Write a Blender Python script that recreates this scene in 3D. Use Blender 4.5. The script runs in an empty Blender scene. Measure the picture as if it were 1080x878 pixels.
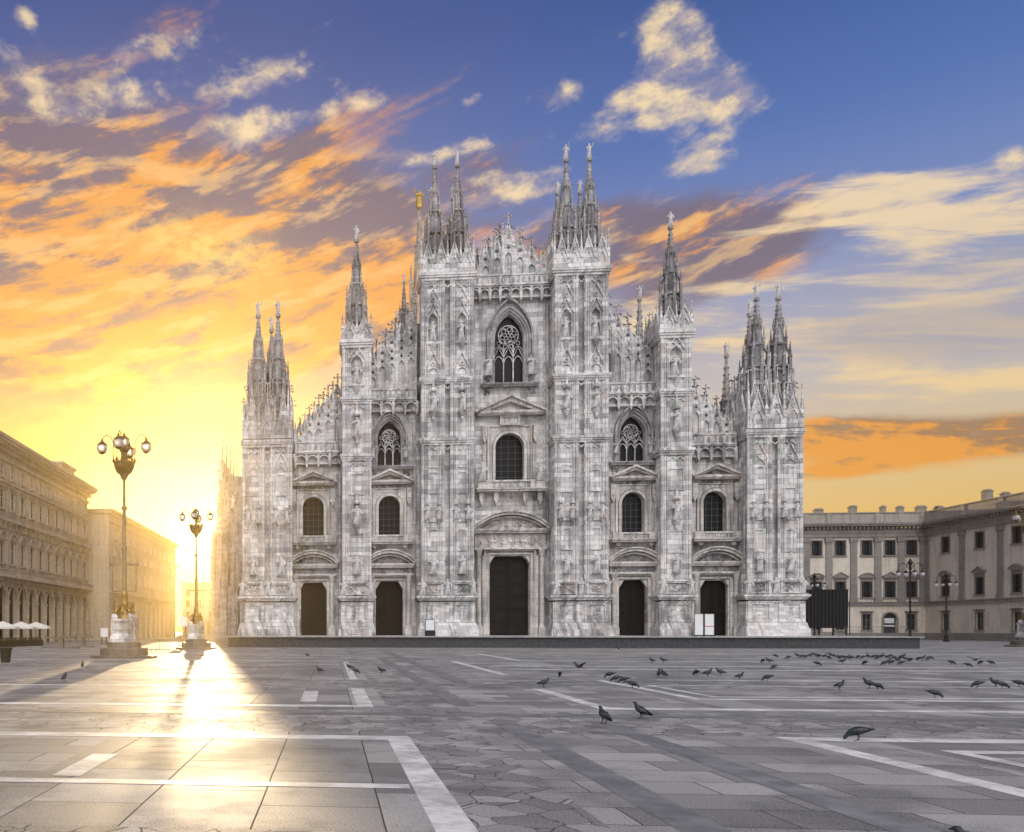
import bpy, math, random
from mathutils import Vector
from mathutils.geometry import tessellate_polygon
R = math.radians
PI = math.pi
random.seed(7)
sc = bpy.context.scene
col = sc.collection

# ------------------------------------------------------------------ camera
FPX, PCX, HOR = 880.0, 268.0, 664.0          # focal length and principal point measured on the photograph
YAW = math.atan(0.092)
CAM = (-20.8, -100.0, 2.0)
cd = bpy.data.cameras.new('camera')
cam = bpy.data.objects.new('camera', cd); col.objects.link(cam)
cam.location = CAM
cam.rotation_euler = (R(90), 0, YAW)
cd.sensor_width = 36; cd.sensor_fit = 'HORIZONTAL'
cd.lens = 36 * FPX / 1080
cd.shift_x = (540 - PCX) / 1080
cd.shift_y = (HOR - 439) / 1080
cd.clip_start = 0.1; cd.clip_end = 5000
sc.camera = cam

def pix_dir(px, py):
    u = (px - PCX) / FPX; v = (HOR - py) / FPX
    S, C = math.sin(YAW), math.cos(YAW)
    return Vector((-S + C * u, C + S * u, v))
def at(px, py, Y):
    d = pix_dir(px, py); t = (Y - CAM[1]) / d.y
    return Vector((CAM[0] + t * d.x, Y, CAM[2] + t * d.z))
def atx(px, py, X):
    d = pix_dir(px, py); t = (X - CAM[0]) / d.x
    return Vector((X, CAM[1] + t * d.y, CAM[2] + t * d.z))
def gnd(px, py, z=0.0):
    d = pix_dir(px, py); t = (z - CAM[2]) / d.z
    return Vector((CAM[0] + t * d.x, CAM[1] + t * d.y, z))

# ------------------------------------------------------------------ exposure
sc.view_settings.view_transform = 'Standard'
sc.view_settings.look = 'None'
sc.view_settings.gamma = 1
sc.view_settings.use_curve_mapping = False
sc.view_settings.exposure = 0.0

# ------------------------------------------------------------------ node helpers
class NT:
    def __init__(s, tree): s.t = tree; s.n = tree.nodes; s.l = tree.links
    def node(s, typ, **kw):
        n = s.n.new(typ)
        for k, v in kw.items(): setattr(n, k, v)
        return n
    def put(s, sock, v):
        if hasattr(v, 'is_output'): s.l.new(v, sock)
        elif v is not None:
            if isinstance(v, tuple) and len(v) == 3 and sock.type == 'RGBA': v = v + (1,)
            sock.default_value = v
    def m(s, op, a, b=None, c=None, clamp=False):
        n = s.node('ShaderNodeMath', operation=op, use_clamp=clamp)
        s.put(n.inputs[0], a)
        if b is not None: s.put(n.inputs[1], b)
        if c is not None: s.put(n.inputs[2], c)
        return n.outputs[0]
    def add(s, a, b): return s.m('ADD', a, b)
    def sub(s, a, b): return s.m('SUBTRACT', a, b)
    def mul(s, a, b): return s.m('MULTIPLY', a, b)
    def ss(s, v, a, b):
        n = s.node('ShaderNodeMapRange', interpolation_type='SMOOTHSTEP')
        s.put(n.inputs[0], v); s.put(n.inputs[1], a); s.put(n.inputs[2], b)
        n.inputs[3].default_value = 0; n.inputs[4].default_value = 1
        return n.outputs[0]
    def mix(s, f, a, b, blend='MIX'):
        n = s.node('ShaderNodeMix', data_type='RGBA', blend_type=blend)
        s.put(n.inputs[0], f); s.put(n.inputs[6], a); s.put(n.inputs[7], b)
        return n.outputs[2]
    def ramp(s, f, stops, interp='LINEAR'):
        n = s.node('ShaderNodeValToRGB'); r = n.color_ramp; r.interpolation = interp
        while len(r.elements) < len(stops): r.elements.new(0.5)
        for e, (p, c) in zip(r.elements, stops):
            e.position = p; e.color = c if len(c) == 4 else c + (1,)
        s.put(n.inputs[0], f); return n.outputs[0]
    def xyz(s, x, y, z=0.0):
        n = s.node('ShaderNodeCombineXYZ'); s.put(n.inputs[0], x); s.put(n.inputs[1], y); s.put(n.inputs[2], z); return n.outputs[0]
    def noise(s, vec, scale, detail=4, rough=0.55, dist=0.0):
        n = s.node('ShaderNodeTexNoise'); s.put(n.inputs['Vector'], vec)
        n.inputs['Scale'].default_value = scale; n.inputs['Detail'].default_value = detail
        n.inputs['Roughness'].default_value = rough; n.inputs['Distortion'].default_value = dist
        return n.outputs[0]
    def sep(s, v):
        n = s.node('ShaderNodeSeparateXYZ'); s.put(n.inputs[0], v); return n.outputs
    def scale(s, v, sx, sy, sz):
        n = s.node('ShaderNodeVectorMath', operation='MULTIPLY'); s.put(n.inputs[0], v); n.inputs[1].default_value = (sx, sy, sz); return n.outputs[0]

# ------------------------------------------------------------------ world sky and sun
SUN_D = pix_dir(214, 566).normalized()
SUN_EL = math.asin(SUN_D.z); SUN_AZ = math.atan2(SUN_D.x, SUN_D.y)
def ae(px, py):
    d = pix_dir(px, py); return math.degrees(math.atan2(d.x, d.y)), math.degrees(math.atan2(d.z, math.hypot(d.x, d.y)))

w = bpy.data.worlds.new('World'); sc.world = w; w.use_nodes = True
w.node_tree.nodes.clear()
T = NT(w.node_tree)
tc = T.node('ShaderNodeTexCoord')
dx, dy, dz = T.sep(tc.outputs['Generated'])
DEG = 180 / PI
az = T.mul(T.m('ARCTAN2', dx, dy), DEG)
el = T.mul(T.m('ARCSINE', T.m('MINIMUM', T.m('MAXIMUM', dz, -1.0), 1.0)), DEG)
sky = T.node('ShaderNodeTexSky', sky_type='NISHITA'); sky.sun_disc = False
sky.sun_elevation = SUN_EL; sky.sun_rotation = SUN_AZ; sky.altitude = 120; sky.dust_density = 2.0
nish = T.node('ShaderNodeMix', data_type='RGBA', blend_type='MULTIPLY'); nish.inputs[0].default_value = 1
T.put(nish.inputs[6], sky.outputs[0]); nish.inputs[7].default_value = (0.006, 0.006, 0.007, 1)

def blob(px, py, rx, ry, tilt=0.0):
    """soft ellipse on the sky sphere given by its direction (degrees of azimuth / elevation)"""
    a, e = ae(px, py); k = 57.3 / 900
    c, s_ = math.cos(R(tilt)), math.sin(R(tilt))
    u = T.sub(az, a); v = T.sub(el, e)
    p = T.m('MULTIPLY_ADD', u, c / (rx * k), T.mul(v, s_ / (rx * k)))
    q = T.m('MULTIPLY_ADD', v, c / (ry * k), T.mul(u, -s_ / (ry * k)))
    d2 = T.m('MULTIPLY_ADD', p, p, T.mul(q, q))
    return T.m('POWER', 2.71828, T.mul(d2, -1.0))
def total(parts):
    r = parts[0]
    for p in parts[1:]: r = T.add(r, p)
    return r

e01 = T.m('DIVIDE', el, 60.0, clamp=True)
left = T.ramp(e01, [(0.0, (.66, .30, .06)), (.08, (.66, .38, .13)), (.13, (.80, .42, .10)), (.19, (.86, .43, .07)), (.30, (.50, .33, .25)), (.40, (.17, .22, .42)), (.50, (.05, .13, .39)), (.60, (.022, .080, .30)), (1.0, (.018, .06, .22))])
right = T.ramp(e01, [(0.0, (.80, .42, .07)), (.09, (.80, .50, .13)), (.15, (.72, .56, .30)), (.24, (.50, .49, .52)), (.36, (.17, .26, .54)), (.46, (.065, .16, .46)), (.58, (.022, .085, .31)), (1.0, (.018, .06, .22))])
side = T.ss(az, -12.0, 24.0)
base = T.mix(side, left, right)

# cloud coordinates: a high flat layer seen in perspective, in azimuth / elevation with a slight tilt
tilt = R(14)
ca = T.m('MULTIPLY_ADD', az, math.cos(tilt), T.mul(el, math.sin(tilt)))
ce = T.m('MULTIPLY_ADD', el, math.cos(tilt), T.mul(az, -math.sin(tilt)))
vec_wide = T.xyz(T.mul(ca, 0.055), T.mul(ce, 0.17), 3.1)
vec_puff = T.xyz(T.mul(az, 0.20), T.mul(el, 0.34), 7.7)
vec_fine = T.xyz(T.mul(az, 0.55), T.mul(el, 0.95), 1.7)
n_wide = T.noise(vec_wide, 1.0, 7, .58, .6)
n_wide2 = T.noise(T.xyz(T.mul(ca, 0.07), T.mul(ce, 0.22), 21.3), 1.0, 6, .55, .4)
n_strk = T.noise(T.xyz(T.mul(ca, .15), T.mul(ce, .62), 33.0), 1.0, 6, .6, .25)
n_puff = T.noise(vec_puff, 1.0, 6, .6, .15)
n_puff_s = T.noise(T.xyz(T.mul(T.sub(az, 1.1), 0.20), T.mul(T.sub(el, .9), 0.34), 7.7), 1.0, 6, .6, .15)
n_wide_s = T.noise(T.xyz(T.mul(T.sub(ca, .8), .15), T.mul(T.sub(ce, .8), .62), 33.0), 1.0, 6, .6, .25)
n_fine = T.noise(vec_fine, 1.0, 7, .62, .10)

# the big glowing cloud deck at left
deck = total([blob(60, 330, 330, 130, 6), blob(330, 260, 210, 90, -12), T.mul(blob(20, 190, 200, 75, -8), .8), T.mul(blob(710, 250, 150, 48, -14), .9)])
deck_f = T.ss(T.add(T.mul(T.m('MINIMUM', deck, 1.0), .70), T.add(T.mul(T.sub(n_wide, .5), 1.3), T.mul(T.sub(n_fine, .5), .25))), .22, .60)
shade = T.ss(T.add(T.add(T.add(n_wide2, T.mul(T.sub(n_strk, .5), .85)), T.mul(T.sub(n_fine, .5), .25)), T.mul(T.sub(T.mul(blob(180, 300, 260, 75, -8), 1.0), T.mul(blob(240, 180, 330, 45, -8), 1.0)), .14)), .45, .61)
low = T.ss(el, 21.0, 10.0)
dark_c = T.mix(low, (.155, .13, .20), (.46, .18, .05))
lite_c = T.mix(low, (.88, .36, .06), (.96, .50, .08))
deck_c = T.mix(shade, dark_c, lite_c)
deck_c = T.mix(T.mul(T.ss(T.sub(n_strk, n_wide_s), .0, .16), .55), deck_c, T.mix(low, (.98, .60, .24), (1.0, .66, .20)))
deck_c = T.mix(T.mul(T.ss(T.sub(n_wide_s, n_strk), .02, .18), .55), deck_c, dark_c)
c1 = T.mix(T.mul(deck_f, .93), base, deck_c)
# bright hole of yellow light in the deck
hole = T.mul(blob(215, 262, 75, 22, -12), T.ss(n_fine, .35, .62))
c1 = T.mix(T.mul(hole, .9), c1, (1.0, .66, .20))

# cream puffs high up
puffs = total([blob(188, 44, 38, 13, 10), blob(130, 58, 44, 10, 22), blob(278, 83, 70, 15, 10), blob(140, 97, 54, 15, 12), blob(330, 123, 62, 11, 10), blob(235, 150, 50, 15, -14), blob(20, 68, 48, 18, -16), blob(45, 112, 58, 13, -6), blob(265, 130, 40, 10, 4),
               blob(716, 62, 44, 32, -28), blob(700, 118, 34, 16, 10), blob(770, 100, 38, 22, -20), blob(745, 168, 40, 16, 0), blob(662, 100, 22, 10, 0), blob(590, 97, 26, 11, 0), blob(630, 138, 28, 10, 8), blob(28, 18, 16, 8, -30), blob(395, 105, 18, 8, 0), blob(497, 105, 16, 7, 0),
               blob(452, 167, 34, 9, 4), blob(518, 188, 36, 8, -4), blob(553, 205, 40, 12, 6), blob(560, 190, 40, 7, 6), blob(492, 155, 22, 6, 0), blob(1075, 168, 14, 9, 0), blob(900, 225, 26, 9, 10), blob(706, 28, 30, 17, -20)])
pf = T.ss(T.add(T.mul(T.m('MINIMUM', puffs, 1.0), .58), T.add(T.mul(T.sub(n_puff, .5), 1.15), T.mul(T.sub(n_fine, .5), 1.0))), .24, .86)
puff_c = T.mix(T.ss(T.add(T.mul(T.sub(n_puff, n_puff_s), 1.6), T.mul(T.sub(n_fine, .5), .5)), -.20, .16), (.40, .35, .42), (.98, .76, .45))
c2 = T.mix(T.mul(pf, .92), c1, puff_c)

# thin rippled streaks at right
tl = R(-9)
sa = T.m('MULTIPLY_ADD', az, math.cos(tl), T.mul(el, math.sin(tl)))
se = T.m('MULTIPLY_ADD', el, math.cos(tl), T.mul(az, -math.sin(tl)))
n_str = T.noise(T.xyz(T.mul(sa, .085), T.mul(se, .60), 5.0), 1.0, 6, .58, .7)
n_str2 = T.noise(T.xyz(T.mul(sa, .05), T.mul(se, .26), 9.0), 1.0, 4, .55, .3)
strk = total([blob(1000, 225, 120, 36, -8), blob(960, 262, 150, 26, -10), blob(930, 350, 190, 40, -8), blob(900, 292, 120, 22, -6), blob(790, 300, 120, 45, 0), blob(1010, 385, 160, 26, -4), blob(1060, 280, 80, 32, -10)])
sf = T.mul(T.ss(strk, .05, .32), T.ss(T.add(T.mul(T.m('MINIMUM', strk, 1.0), .34), T.add(T.mul(T.sub(n_str, .5), 1.9), T.add(T.mul(T.sub(n_str2, .5), 1.0), T.mul(T.sub(n_fine, .5), .25)))), .20, .60))
str_c = T.mix(T.ss(el, 25.0, 9.0), (.95, .74, .46), (.90, .66, .34))
c3 = T.mix(T.mul(sf, .85), c2, str_c)
gre = T.mul(T.ss(T.add(T.mul(blob(990, 330, 190, 60, -6), .6), T.mul(T.sub(n_str2, .5), 1.4)), .30, .70), .55)
c3 = T.mix(gre, c3, (.30, .32, .42))

# deep orange bank low at right
bank = total([blob(960, 466, 130, 17, -5), blob(1080, 456, 130, 17, 0), blob(880, 450, 60, 12, -4), T.mul(blob(885, 498, 50, 9, 0), .8)])
bf = T.ss(T.add(T.mul(T.m('MINIMUM', bank, 1.1), .62), T.add(T.mul(T.sub(n_str, .5), .6), T.mul(T.sub(n_fine, .5), .55))), .20, .72)
bank_c = T.mix(T.ss(T.add(n_str, T.mul(T.sub(n_fine, .5), .6)), .42, .58), (.24, .125, .085), (.84, .32, .03))
c4 = T.mix(T.mul(bf, .93), c3, bank_c)

# glow of the low sun through the air
dot = T.node('ShaderNodeVectorMath', operation='DOT_PRODUCT')
T.put(dot.inputs[0], tc.outputs['Generated']); dot.inputs[1].default_value = SUN_D
cosang = T.m('MAXIMUM', dot.outputs['Value'], 0.0)
g1 = T.m('POWER', cosang, 110.0); g2 = T.m('POWER', cosang, 700.0); g3 = T.m('POWER', cosang, 3200.0)
low_sky = T.ss(el, 20.0, 5.0)
c5 = T.mix(T.mul(T.mul(g1, low_sky), .40), c4, (1.0, .58, .16))
def addc(a, f, c):
    n = T.node('ShaderNodeMix', data_type='RGBA', blend_type='ADD'); n.clamp_result = False
    T.put(n.inputs[0], 1.0); T.put(n.inputs[6], a)
    mm = T.node('ShaderNodeVectorMath', operation='SCALE'); mm.inputs[0].default_value = c; T.put(mm.inputs['Scale'], f)
    T.put(n.inputs[7], mm.outputs[0]); return n.outputs[2]
c5 = addc(c5, g2, (.15, .08, .02))
c5 = addc(c5, g3, (2.2, 1.8, 1.2))
# the rest of the sky, behind the square: unseen brightness added to light the facade
back_n = T.noise(T.scale(tc.outputs['Generated'], 2.0, 2.0, 4.0), 1.0, 4)
BACK = 4.8
back = T.mix(back_n, (.93 * BACK, .95 * BACK, 1.03 * BACK), (1.0 * BACK, .99 * BACK, 1.01 * BACK))
bd = T.node('ShaderNodeVectorMath', operation='DOT_PRODUCT'); T.put(bd.inputs[0], tc.outputs['Generated']); bd.inputs[1].default_value = Vector((.12, -.62, .77)).normalized()
lobe = T.m('POWER', T.m('MAXIMUM', bd.outputs['Value'], 0.0), 7.0)      # added bright patch, high behind the viewer, shaped to bring out the facade relief
back = T.mix(lobe, (.50, .50, .54), back)
c6 = T.mix(T.ss(dy, .10, -.45), c5, back)
c6 = addc(c6, 1.0, (0, 0, 0))
fin = T.node('ShaderNodeMix', data_type='RGBA', blend_type='ADD'); fin.clamp_result = False
fin.inputs[0].default_value = 1.0; T.put(fin.inputs[6], c6); T.put(fin.inputs[7], nish.outputs[2])
up = T.node('ShaderNodeVectorMath', operation='SCALE'); T.put(up.inputs[0], fin.outputs[2]); up.inputs['Scale'].default_value = 10.0
bg = T.node('ShaderNodeBackground'); T.put(bg.inputs[0], up.outputs[0]); bg.inputs[1].default_value = 0.1
wo = T.node('ShaderNodeOutputWorld'); T.l.new(bg.outputs[0], wo.inputs[0])

sl = bpy.data.lights.new('sun', 'SUN'); sl.energy = 5.0; sl.angle = R(0.5); sl.color = (1.0, .74, .40)
so = bpy.data.objects.new('sun', sl); col.objects.link(so)
so.rotation_euler = SUN_D.to_track_quat('Z', 'Y').to_euler()
so.location = (-60, 300, 60)
HAZE_D, HAZE_G = .00038, .84
#@@SETUP_END

# ------------------------------------------------------------------ materials
def material(name, rough=.7, metal=0.0, spec=.5):
    m = bpy.data.materials.new(name); m.use_nodes = True
    t = NT(m.node_tree); b = m.node_tree.nodes['Principled BSDF']
    b.inputs['Roughness'].default_value = rough; b.inputs['Metallic'].default_value = metal
    b.inputs['Specular IOR Level'].default_value = spec
    return m, t, b
def objco(t): return t.node('ShaderNodeTexCoord').outputs['Object']
def bump(t, b, h, strength=.3, dist=.02):
    n = t.node('ShaderNodeBump'); n.inputs['Strength'].default_value = strength; n.inputs['Distance'].default_value = dist
    t.put(n.inputs['Height'], h); t.l.new(n.outputs[0], b.inputs['Normal'])
def plain(name, c, rough=.6, metal=0.0, var=.25, scale=3.0, spec=.5):
    m, t, b = material(name, rough, metal, spec)
    o = objco(t); n = t.noise(o, scale, 5, .6)
    lo = tuple(x * (1 - var) for x in c); hi = tuple(min(1, x * (1 + var)) for x in c)
    t.put(b.inputs['Base Color'], t.mix(t.ss(n, .3, .7), lo, hi)); bump(t, b, t.noise(o, scale * 8, 3), .15, .01)
    return m
def masonry(name, ca_, cb_, stain, bw=1.3, bh=.55, streak=.55, mortar=.012, rough=.75):
    m, t, b = material(name, rough, 0, .35)
    o = objco(t); x, y, z = t.sep(o)
    uv = t.xyz(t.add(x, t.mul(y, 1.0)), z, 0.0)
    br = t.node('ShaderNodeTexBrick'); t.put(br.inputs['Vector'], uv)
    br.inputs['Color1'].default_value = ca_ + (1,); br.inputs['Color2'].default_value = cb_ + (1,)
    br.inputs['Mortar'].default_value = tuple(c * .45 for c in cb_) + (1,)
    br.inputs['Scale'].default_value = 1; br.inputs['Brick Width'].default_value = bw; br.inputs['Row Height'].default_value = bh
    br.inputs['Mortar Size'].default_value = mortar; br.inputs['Bias'].default_value = -.15
    br.offset = .5
    big = t.noise(o, .16, 5, .62)
    run = t.noise(t.xyz(t.mul(t.add(x, y), 1.7), t.mul(z, .16), y), 1.0, 5, .65)
    fine = t.noise(o, 3.2, 6, .7)
    vein = t.noise(t.xyz(t.mul(t.add(x, y), 2.2), t.mul(z, 3.0), 4.0), 1.0, 5, .65, 1.6)
    c = t.mix(t.mul(t.ss(vein, .50, .66), .26), br.outputs['Color'], tuple(.55 * s for s in stain))
    f = t.mul(t.ss(t.add(t.mul(run, .7), t.mul(big, .45)), .52, .70), streak)
    c = t.mix(f, c, stain)
    c = t.mix(t.mul(t.ss(fine, .53, .68), .34), c, tuple(s * .5 for s in stain))
    pink = t.noise(o, .5, 3); c = t.mix(t.mul(t.ss(pink, .50, .72), .35), c, (ca_[0] * 1.02, ca_[1] * .86, ca_[2] * .78))
    t.put(b.inputs['Base Color'], c)
    bump(t, b, t.add(t.mul(fine, .6), t.mul(br.outputs['Fac'], -.8)), .5, .04)
    return m
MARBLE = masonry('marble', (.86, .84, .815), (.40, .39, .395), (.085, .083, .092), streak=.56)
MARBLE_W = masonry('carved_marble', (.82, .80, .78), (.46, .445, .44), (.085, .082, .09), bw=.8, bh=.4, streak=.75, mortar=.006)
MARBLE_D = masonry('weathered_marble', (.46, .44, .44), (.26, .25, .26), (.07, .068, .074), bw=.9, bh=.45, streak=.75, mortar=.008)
TRIM = masonry('warm_trim_stone', (.74, .70, .65), (.55, .52, .49), (.10, .095, .09), bw=1.6, bh=.7, streak=.6)
BRONZE = plain('bronze_door', (.010, .008, .007), .5, 0, .4, 4, .25)
GLASS = plain('dark_glass', (.006, .007, .009), .3, 0, .3, 2, .2)
LEAD = plain('window_lead', (.075, .075, .08), .6, 0, .2)
GOLD = plain('gilded_copper', (.50, .33, .08), .45, 1.0, .15)
IRON = plain('dark_iron', (.018, .018, .020), .5, .4, .3)
GRANITE = plain('grey_granite', (.135, .115, .10), .5, 0, .3, 6)
SHADED_STEPS = plain('shaded_step_granite', (.045, .045, .05), .5, 0, .4, 3)  # shade of the terrace front put into the near-black colour
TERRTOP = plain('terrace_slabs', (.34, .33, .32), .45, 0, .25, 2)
WHITE = plain('white_board', (.74, .74, .74), .5, 0, .04)
BLACK = plain('black_cloth', (.010, .010, .011), .9, 0, .3)
ROOFM = plain('roof_slabs', (.22, .21, .21), .8, 0, .3, 1.0)
GLOBE = plain('frosted_globe', (.88, .87, .85), .5, 0, .02)
GLOBE.node_tree.nodes['Principled BSDF'].inputs['Transmission Weight'].default_value = .55
CANVAS = plain('cream_canvas', (.74, .70, .62), .8, 0, .06)
STUCCO = masonry('ochre_stucco', (.72, .64, .54), (.68, .605, .515), (.26, .22, .19), bw=40, bh=20, streak=.35, mortar=.0)
PALSTONE = masonry('palace_stone', (.31, .285, .26), (.26, .24, .22), (.11, .10, .095), bw=1.4, bh=.6, streak=.4)
PALTOP = masonry('palace_attic_stone', (.42, .38, .33), (.38, .34, .30), (.16, .15, .14), bw=3, bh=1, streak=.45)
SHUTTER = plain('shutter_paint', (.035, .042, .045), .5, 0, .25)
PANE = plain('window_glass', (.018, .021, .027), .10, 0, .5, .7)
ARC = masonry('arcade_stone', (.58, .50, .41), (.50, .43, .35), (.17, .145, .12), bw=1.5, bh=.6, streak=.45)
ARC2 = masonry('plain_block_stone', (.56, .49, .40), (.53, .46, .37), (.20, .17, .14), bw=2.4, bh=1.1, streak=.4)
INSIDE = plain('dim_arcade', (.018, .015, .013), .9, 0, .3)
PIGEON = None

def ground_mat():
    m, t, b = material('paving_slabs', .5, 0, .26)
    o = objco(t); x, y, z = t.sep(o)
    jit = t.noise(o, .9, 3)
    wx = t.add(x, t.mul(t.sub(jit, .5), .022)); wy = t.add(y, t.mul(t.sub(t.noise(o, 1.1, 3), .5), .022))
    def slabs(bw, bh, rot, ms=.011):
        br = t.node('ShaderNodeTexBrick')
        t.put(br.inputs['Vector'], t.xyz(wy, wx) if rot else t.xyz(wx, wy))
        br.inputs['Color1'].default_value = (.30, .30, .30, 1); br.inputs['Color2'].default_value = (.62, .62, .62, 1); br.inputs['Mortar'].default_value = (.0, .0, .0, 1)
        br.inputs['Scale'].default_value = 1; br.inputs['Brick Width'].default_value = bw; br.inputs['Row Height'].default_value = bh
        br.inputs['Mortar Size'].default_value = ms; br.inputs['Mortar Smooth'].default_value = .3; br.offset = .37; br.squash = 1.0
        return br.outputs['Color'], br.outputs['Fac']
    s1, f1 = slabs(1.55, .86, False); s2, f2 = slabs(2.3, 1.35, True)
    vo = t.node('ShaderNodeTexVoronoi', feature='DISTANCE_TO_EDGE'); vo.inputs['Scale'].default_value = 2.3
    dist = t.noise(o, 2.6, 3); t.put(vo.inputs['Vector'], t.xyz(t.add(x, t.mul(dist, .25)), t.add(y, t.mul(dist, .2)), 0.0))
    vc = t.node('ShaderNodeTexVoronoi', feature='F1'); vc.inputs['Scale'].default_value = 2.3
    t.put(vc.inputs['Vector'], t.xyz(t.add(x, t.mul(dist, .25)), t.add(y, t.mul(dist, .2)), 0.0))
    vcell = t.sep(vc.outputs['Color'])[0]
    crack = t.ss(vo.outputs['Distance'], .026, .006)
    # strips of crazy paving run down the square every 12 m and across it every 14 m
    mx = t.m('FLOORED_MODULO', t.add(x, 19.35), 13.7); my = t.m('FLOORED_MODULO', t.add(y, 84.0), 12.5)
    inx = t.mul(t.m('GREATER_THAN', mx, 0.0), t.m('LESS_THAN', mx, 1.35))
    iny = t.mul(t.m('GREATER_THAN', my, .35), t.m('LESS_THAN', my, 4.8))
    crazy = t.m('MAXIMUM', inx, t.mul(iny, .999)); crazy = t.m('GREATER_THAN', crazy, .5)
    zone = t.m('GREATER_THAN', t.m('FLOORED_MODULO', t.add(x, 18.0), 13.7), 6.85)
    tone = t.mix(zone, s1, s2); joint = t.m('MULTIPLY_ADD', zone, t.sub(f2, f1), f1)
    joint = t.m('MULTIPLY_ADD', crazy, t.sub(t.mul(crack, .85), joint), joint)
    tone = t.mix(crazy, tone, t.xyz(t.m('MULTIPLY_ADD', vcell, .35, .28), t.m('MULTIPLY_ADD', vcell, .35, .28), t.m('MULTIPLY_ADD', vcell, .35, .28)))
    speck = t.noise(o, 42.0, 3, .8); blot = t.noise(o, .35, 6, .65); wear = t.noise(t.xyz(t.mul(x, .25), t.mul(y, 1.4), 0.0), 1.0, 4, .6)
    c = t.mix(t.ss(t.sep(tone)[0], .22, .70), (.14, .134, .127), (.42, .40, .375))
    c = t.mix(t.mul(t.ss(blot, .46, .62), .60), c, (.075, .073, .077))
    c = t.mix(t.mul(t.ss(wear, .48, .66), .35), c, (.30, .285, .27))
    c = t.mix(t.mul(t.ss(speck, .51, .60), .50), c, (.40, .385, .37))
    c = t.mix(t.mul(t.ss(speck, .49, .40), .60), c, (.045, .044, .046))
    gum = t.node('ShaderNodeTexVoronoi', feature='F1'); gum.inputs['Scale'].default_value = 1.7; t.put(gum.inputs['Vector'], o)
    c = t.mix(t.mul(t.ss(t.add(gum.outputs['Distance'], t.mul(speck, .05)), .085, .06), .55), c, (.05, .048, .048))
    c = t.mix(t.mul(joint, .88), c, (.030, .028, .028))
    t.put(b.inputs['Base Color'], c)
    rr = t.m('MULTIPLY_ADD', t.ss(blot, .3, .7), .16, .58); rr = t.add(rr, t.mul(t.sub(t.sep(tone)[0], .45), .12)); rr = t.add(rr, t.mul(joint, .3)); t.put(b.inputs['Roughness'], rr)
    h = t.add(t.mul(joint, -1.0), t.add(t.mul(speck, .16), t.add(t.mul(t.sep(tone)[0], .25), t.mul(wear, .25))))
    bump(t, b, h, .45, .02)
    return m
GROUND = ground_mat()
def strip_mat(name, c1_, c2_, rough=.4):
    m, t, b = material(name, rough+.15, 0, .4)
    o = objco(t); x, y, z = t.sep(o)
    seam = t.m('LESS_THAN', t.m('FLOORED_MODULO', t.add(x, y), 1.9), .012)
    n = t.noise(o, 1.3, 6, .7); s = t.noise(o, 35, 3, .8)
    c = t.mix(t.ss(n, .35, .68), c1_, c2_); c = t.mix(t.mul(t.ss(s, .5, .7), .35), c, tuple(k * .6 for k in c1_))
    c = t.mix(t.mul(seam, .8), c, (.08, .08, .08)); t.put(b.inputs['Base Color'], c); bump(t, b, t.add(s, t.mul(n, 1.0)), .25, .01)
    return m
STRIP = strip_mat('white_stone_strip', (.38, .365, .345), (.78, .755, .71))
DARKSTRIP = strip_mat('dark_stone_strip', (.12, .118, .118), (.23, .222, .217), .45)

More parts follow.
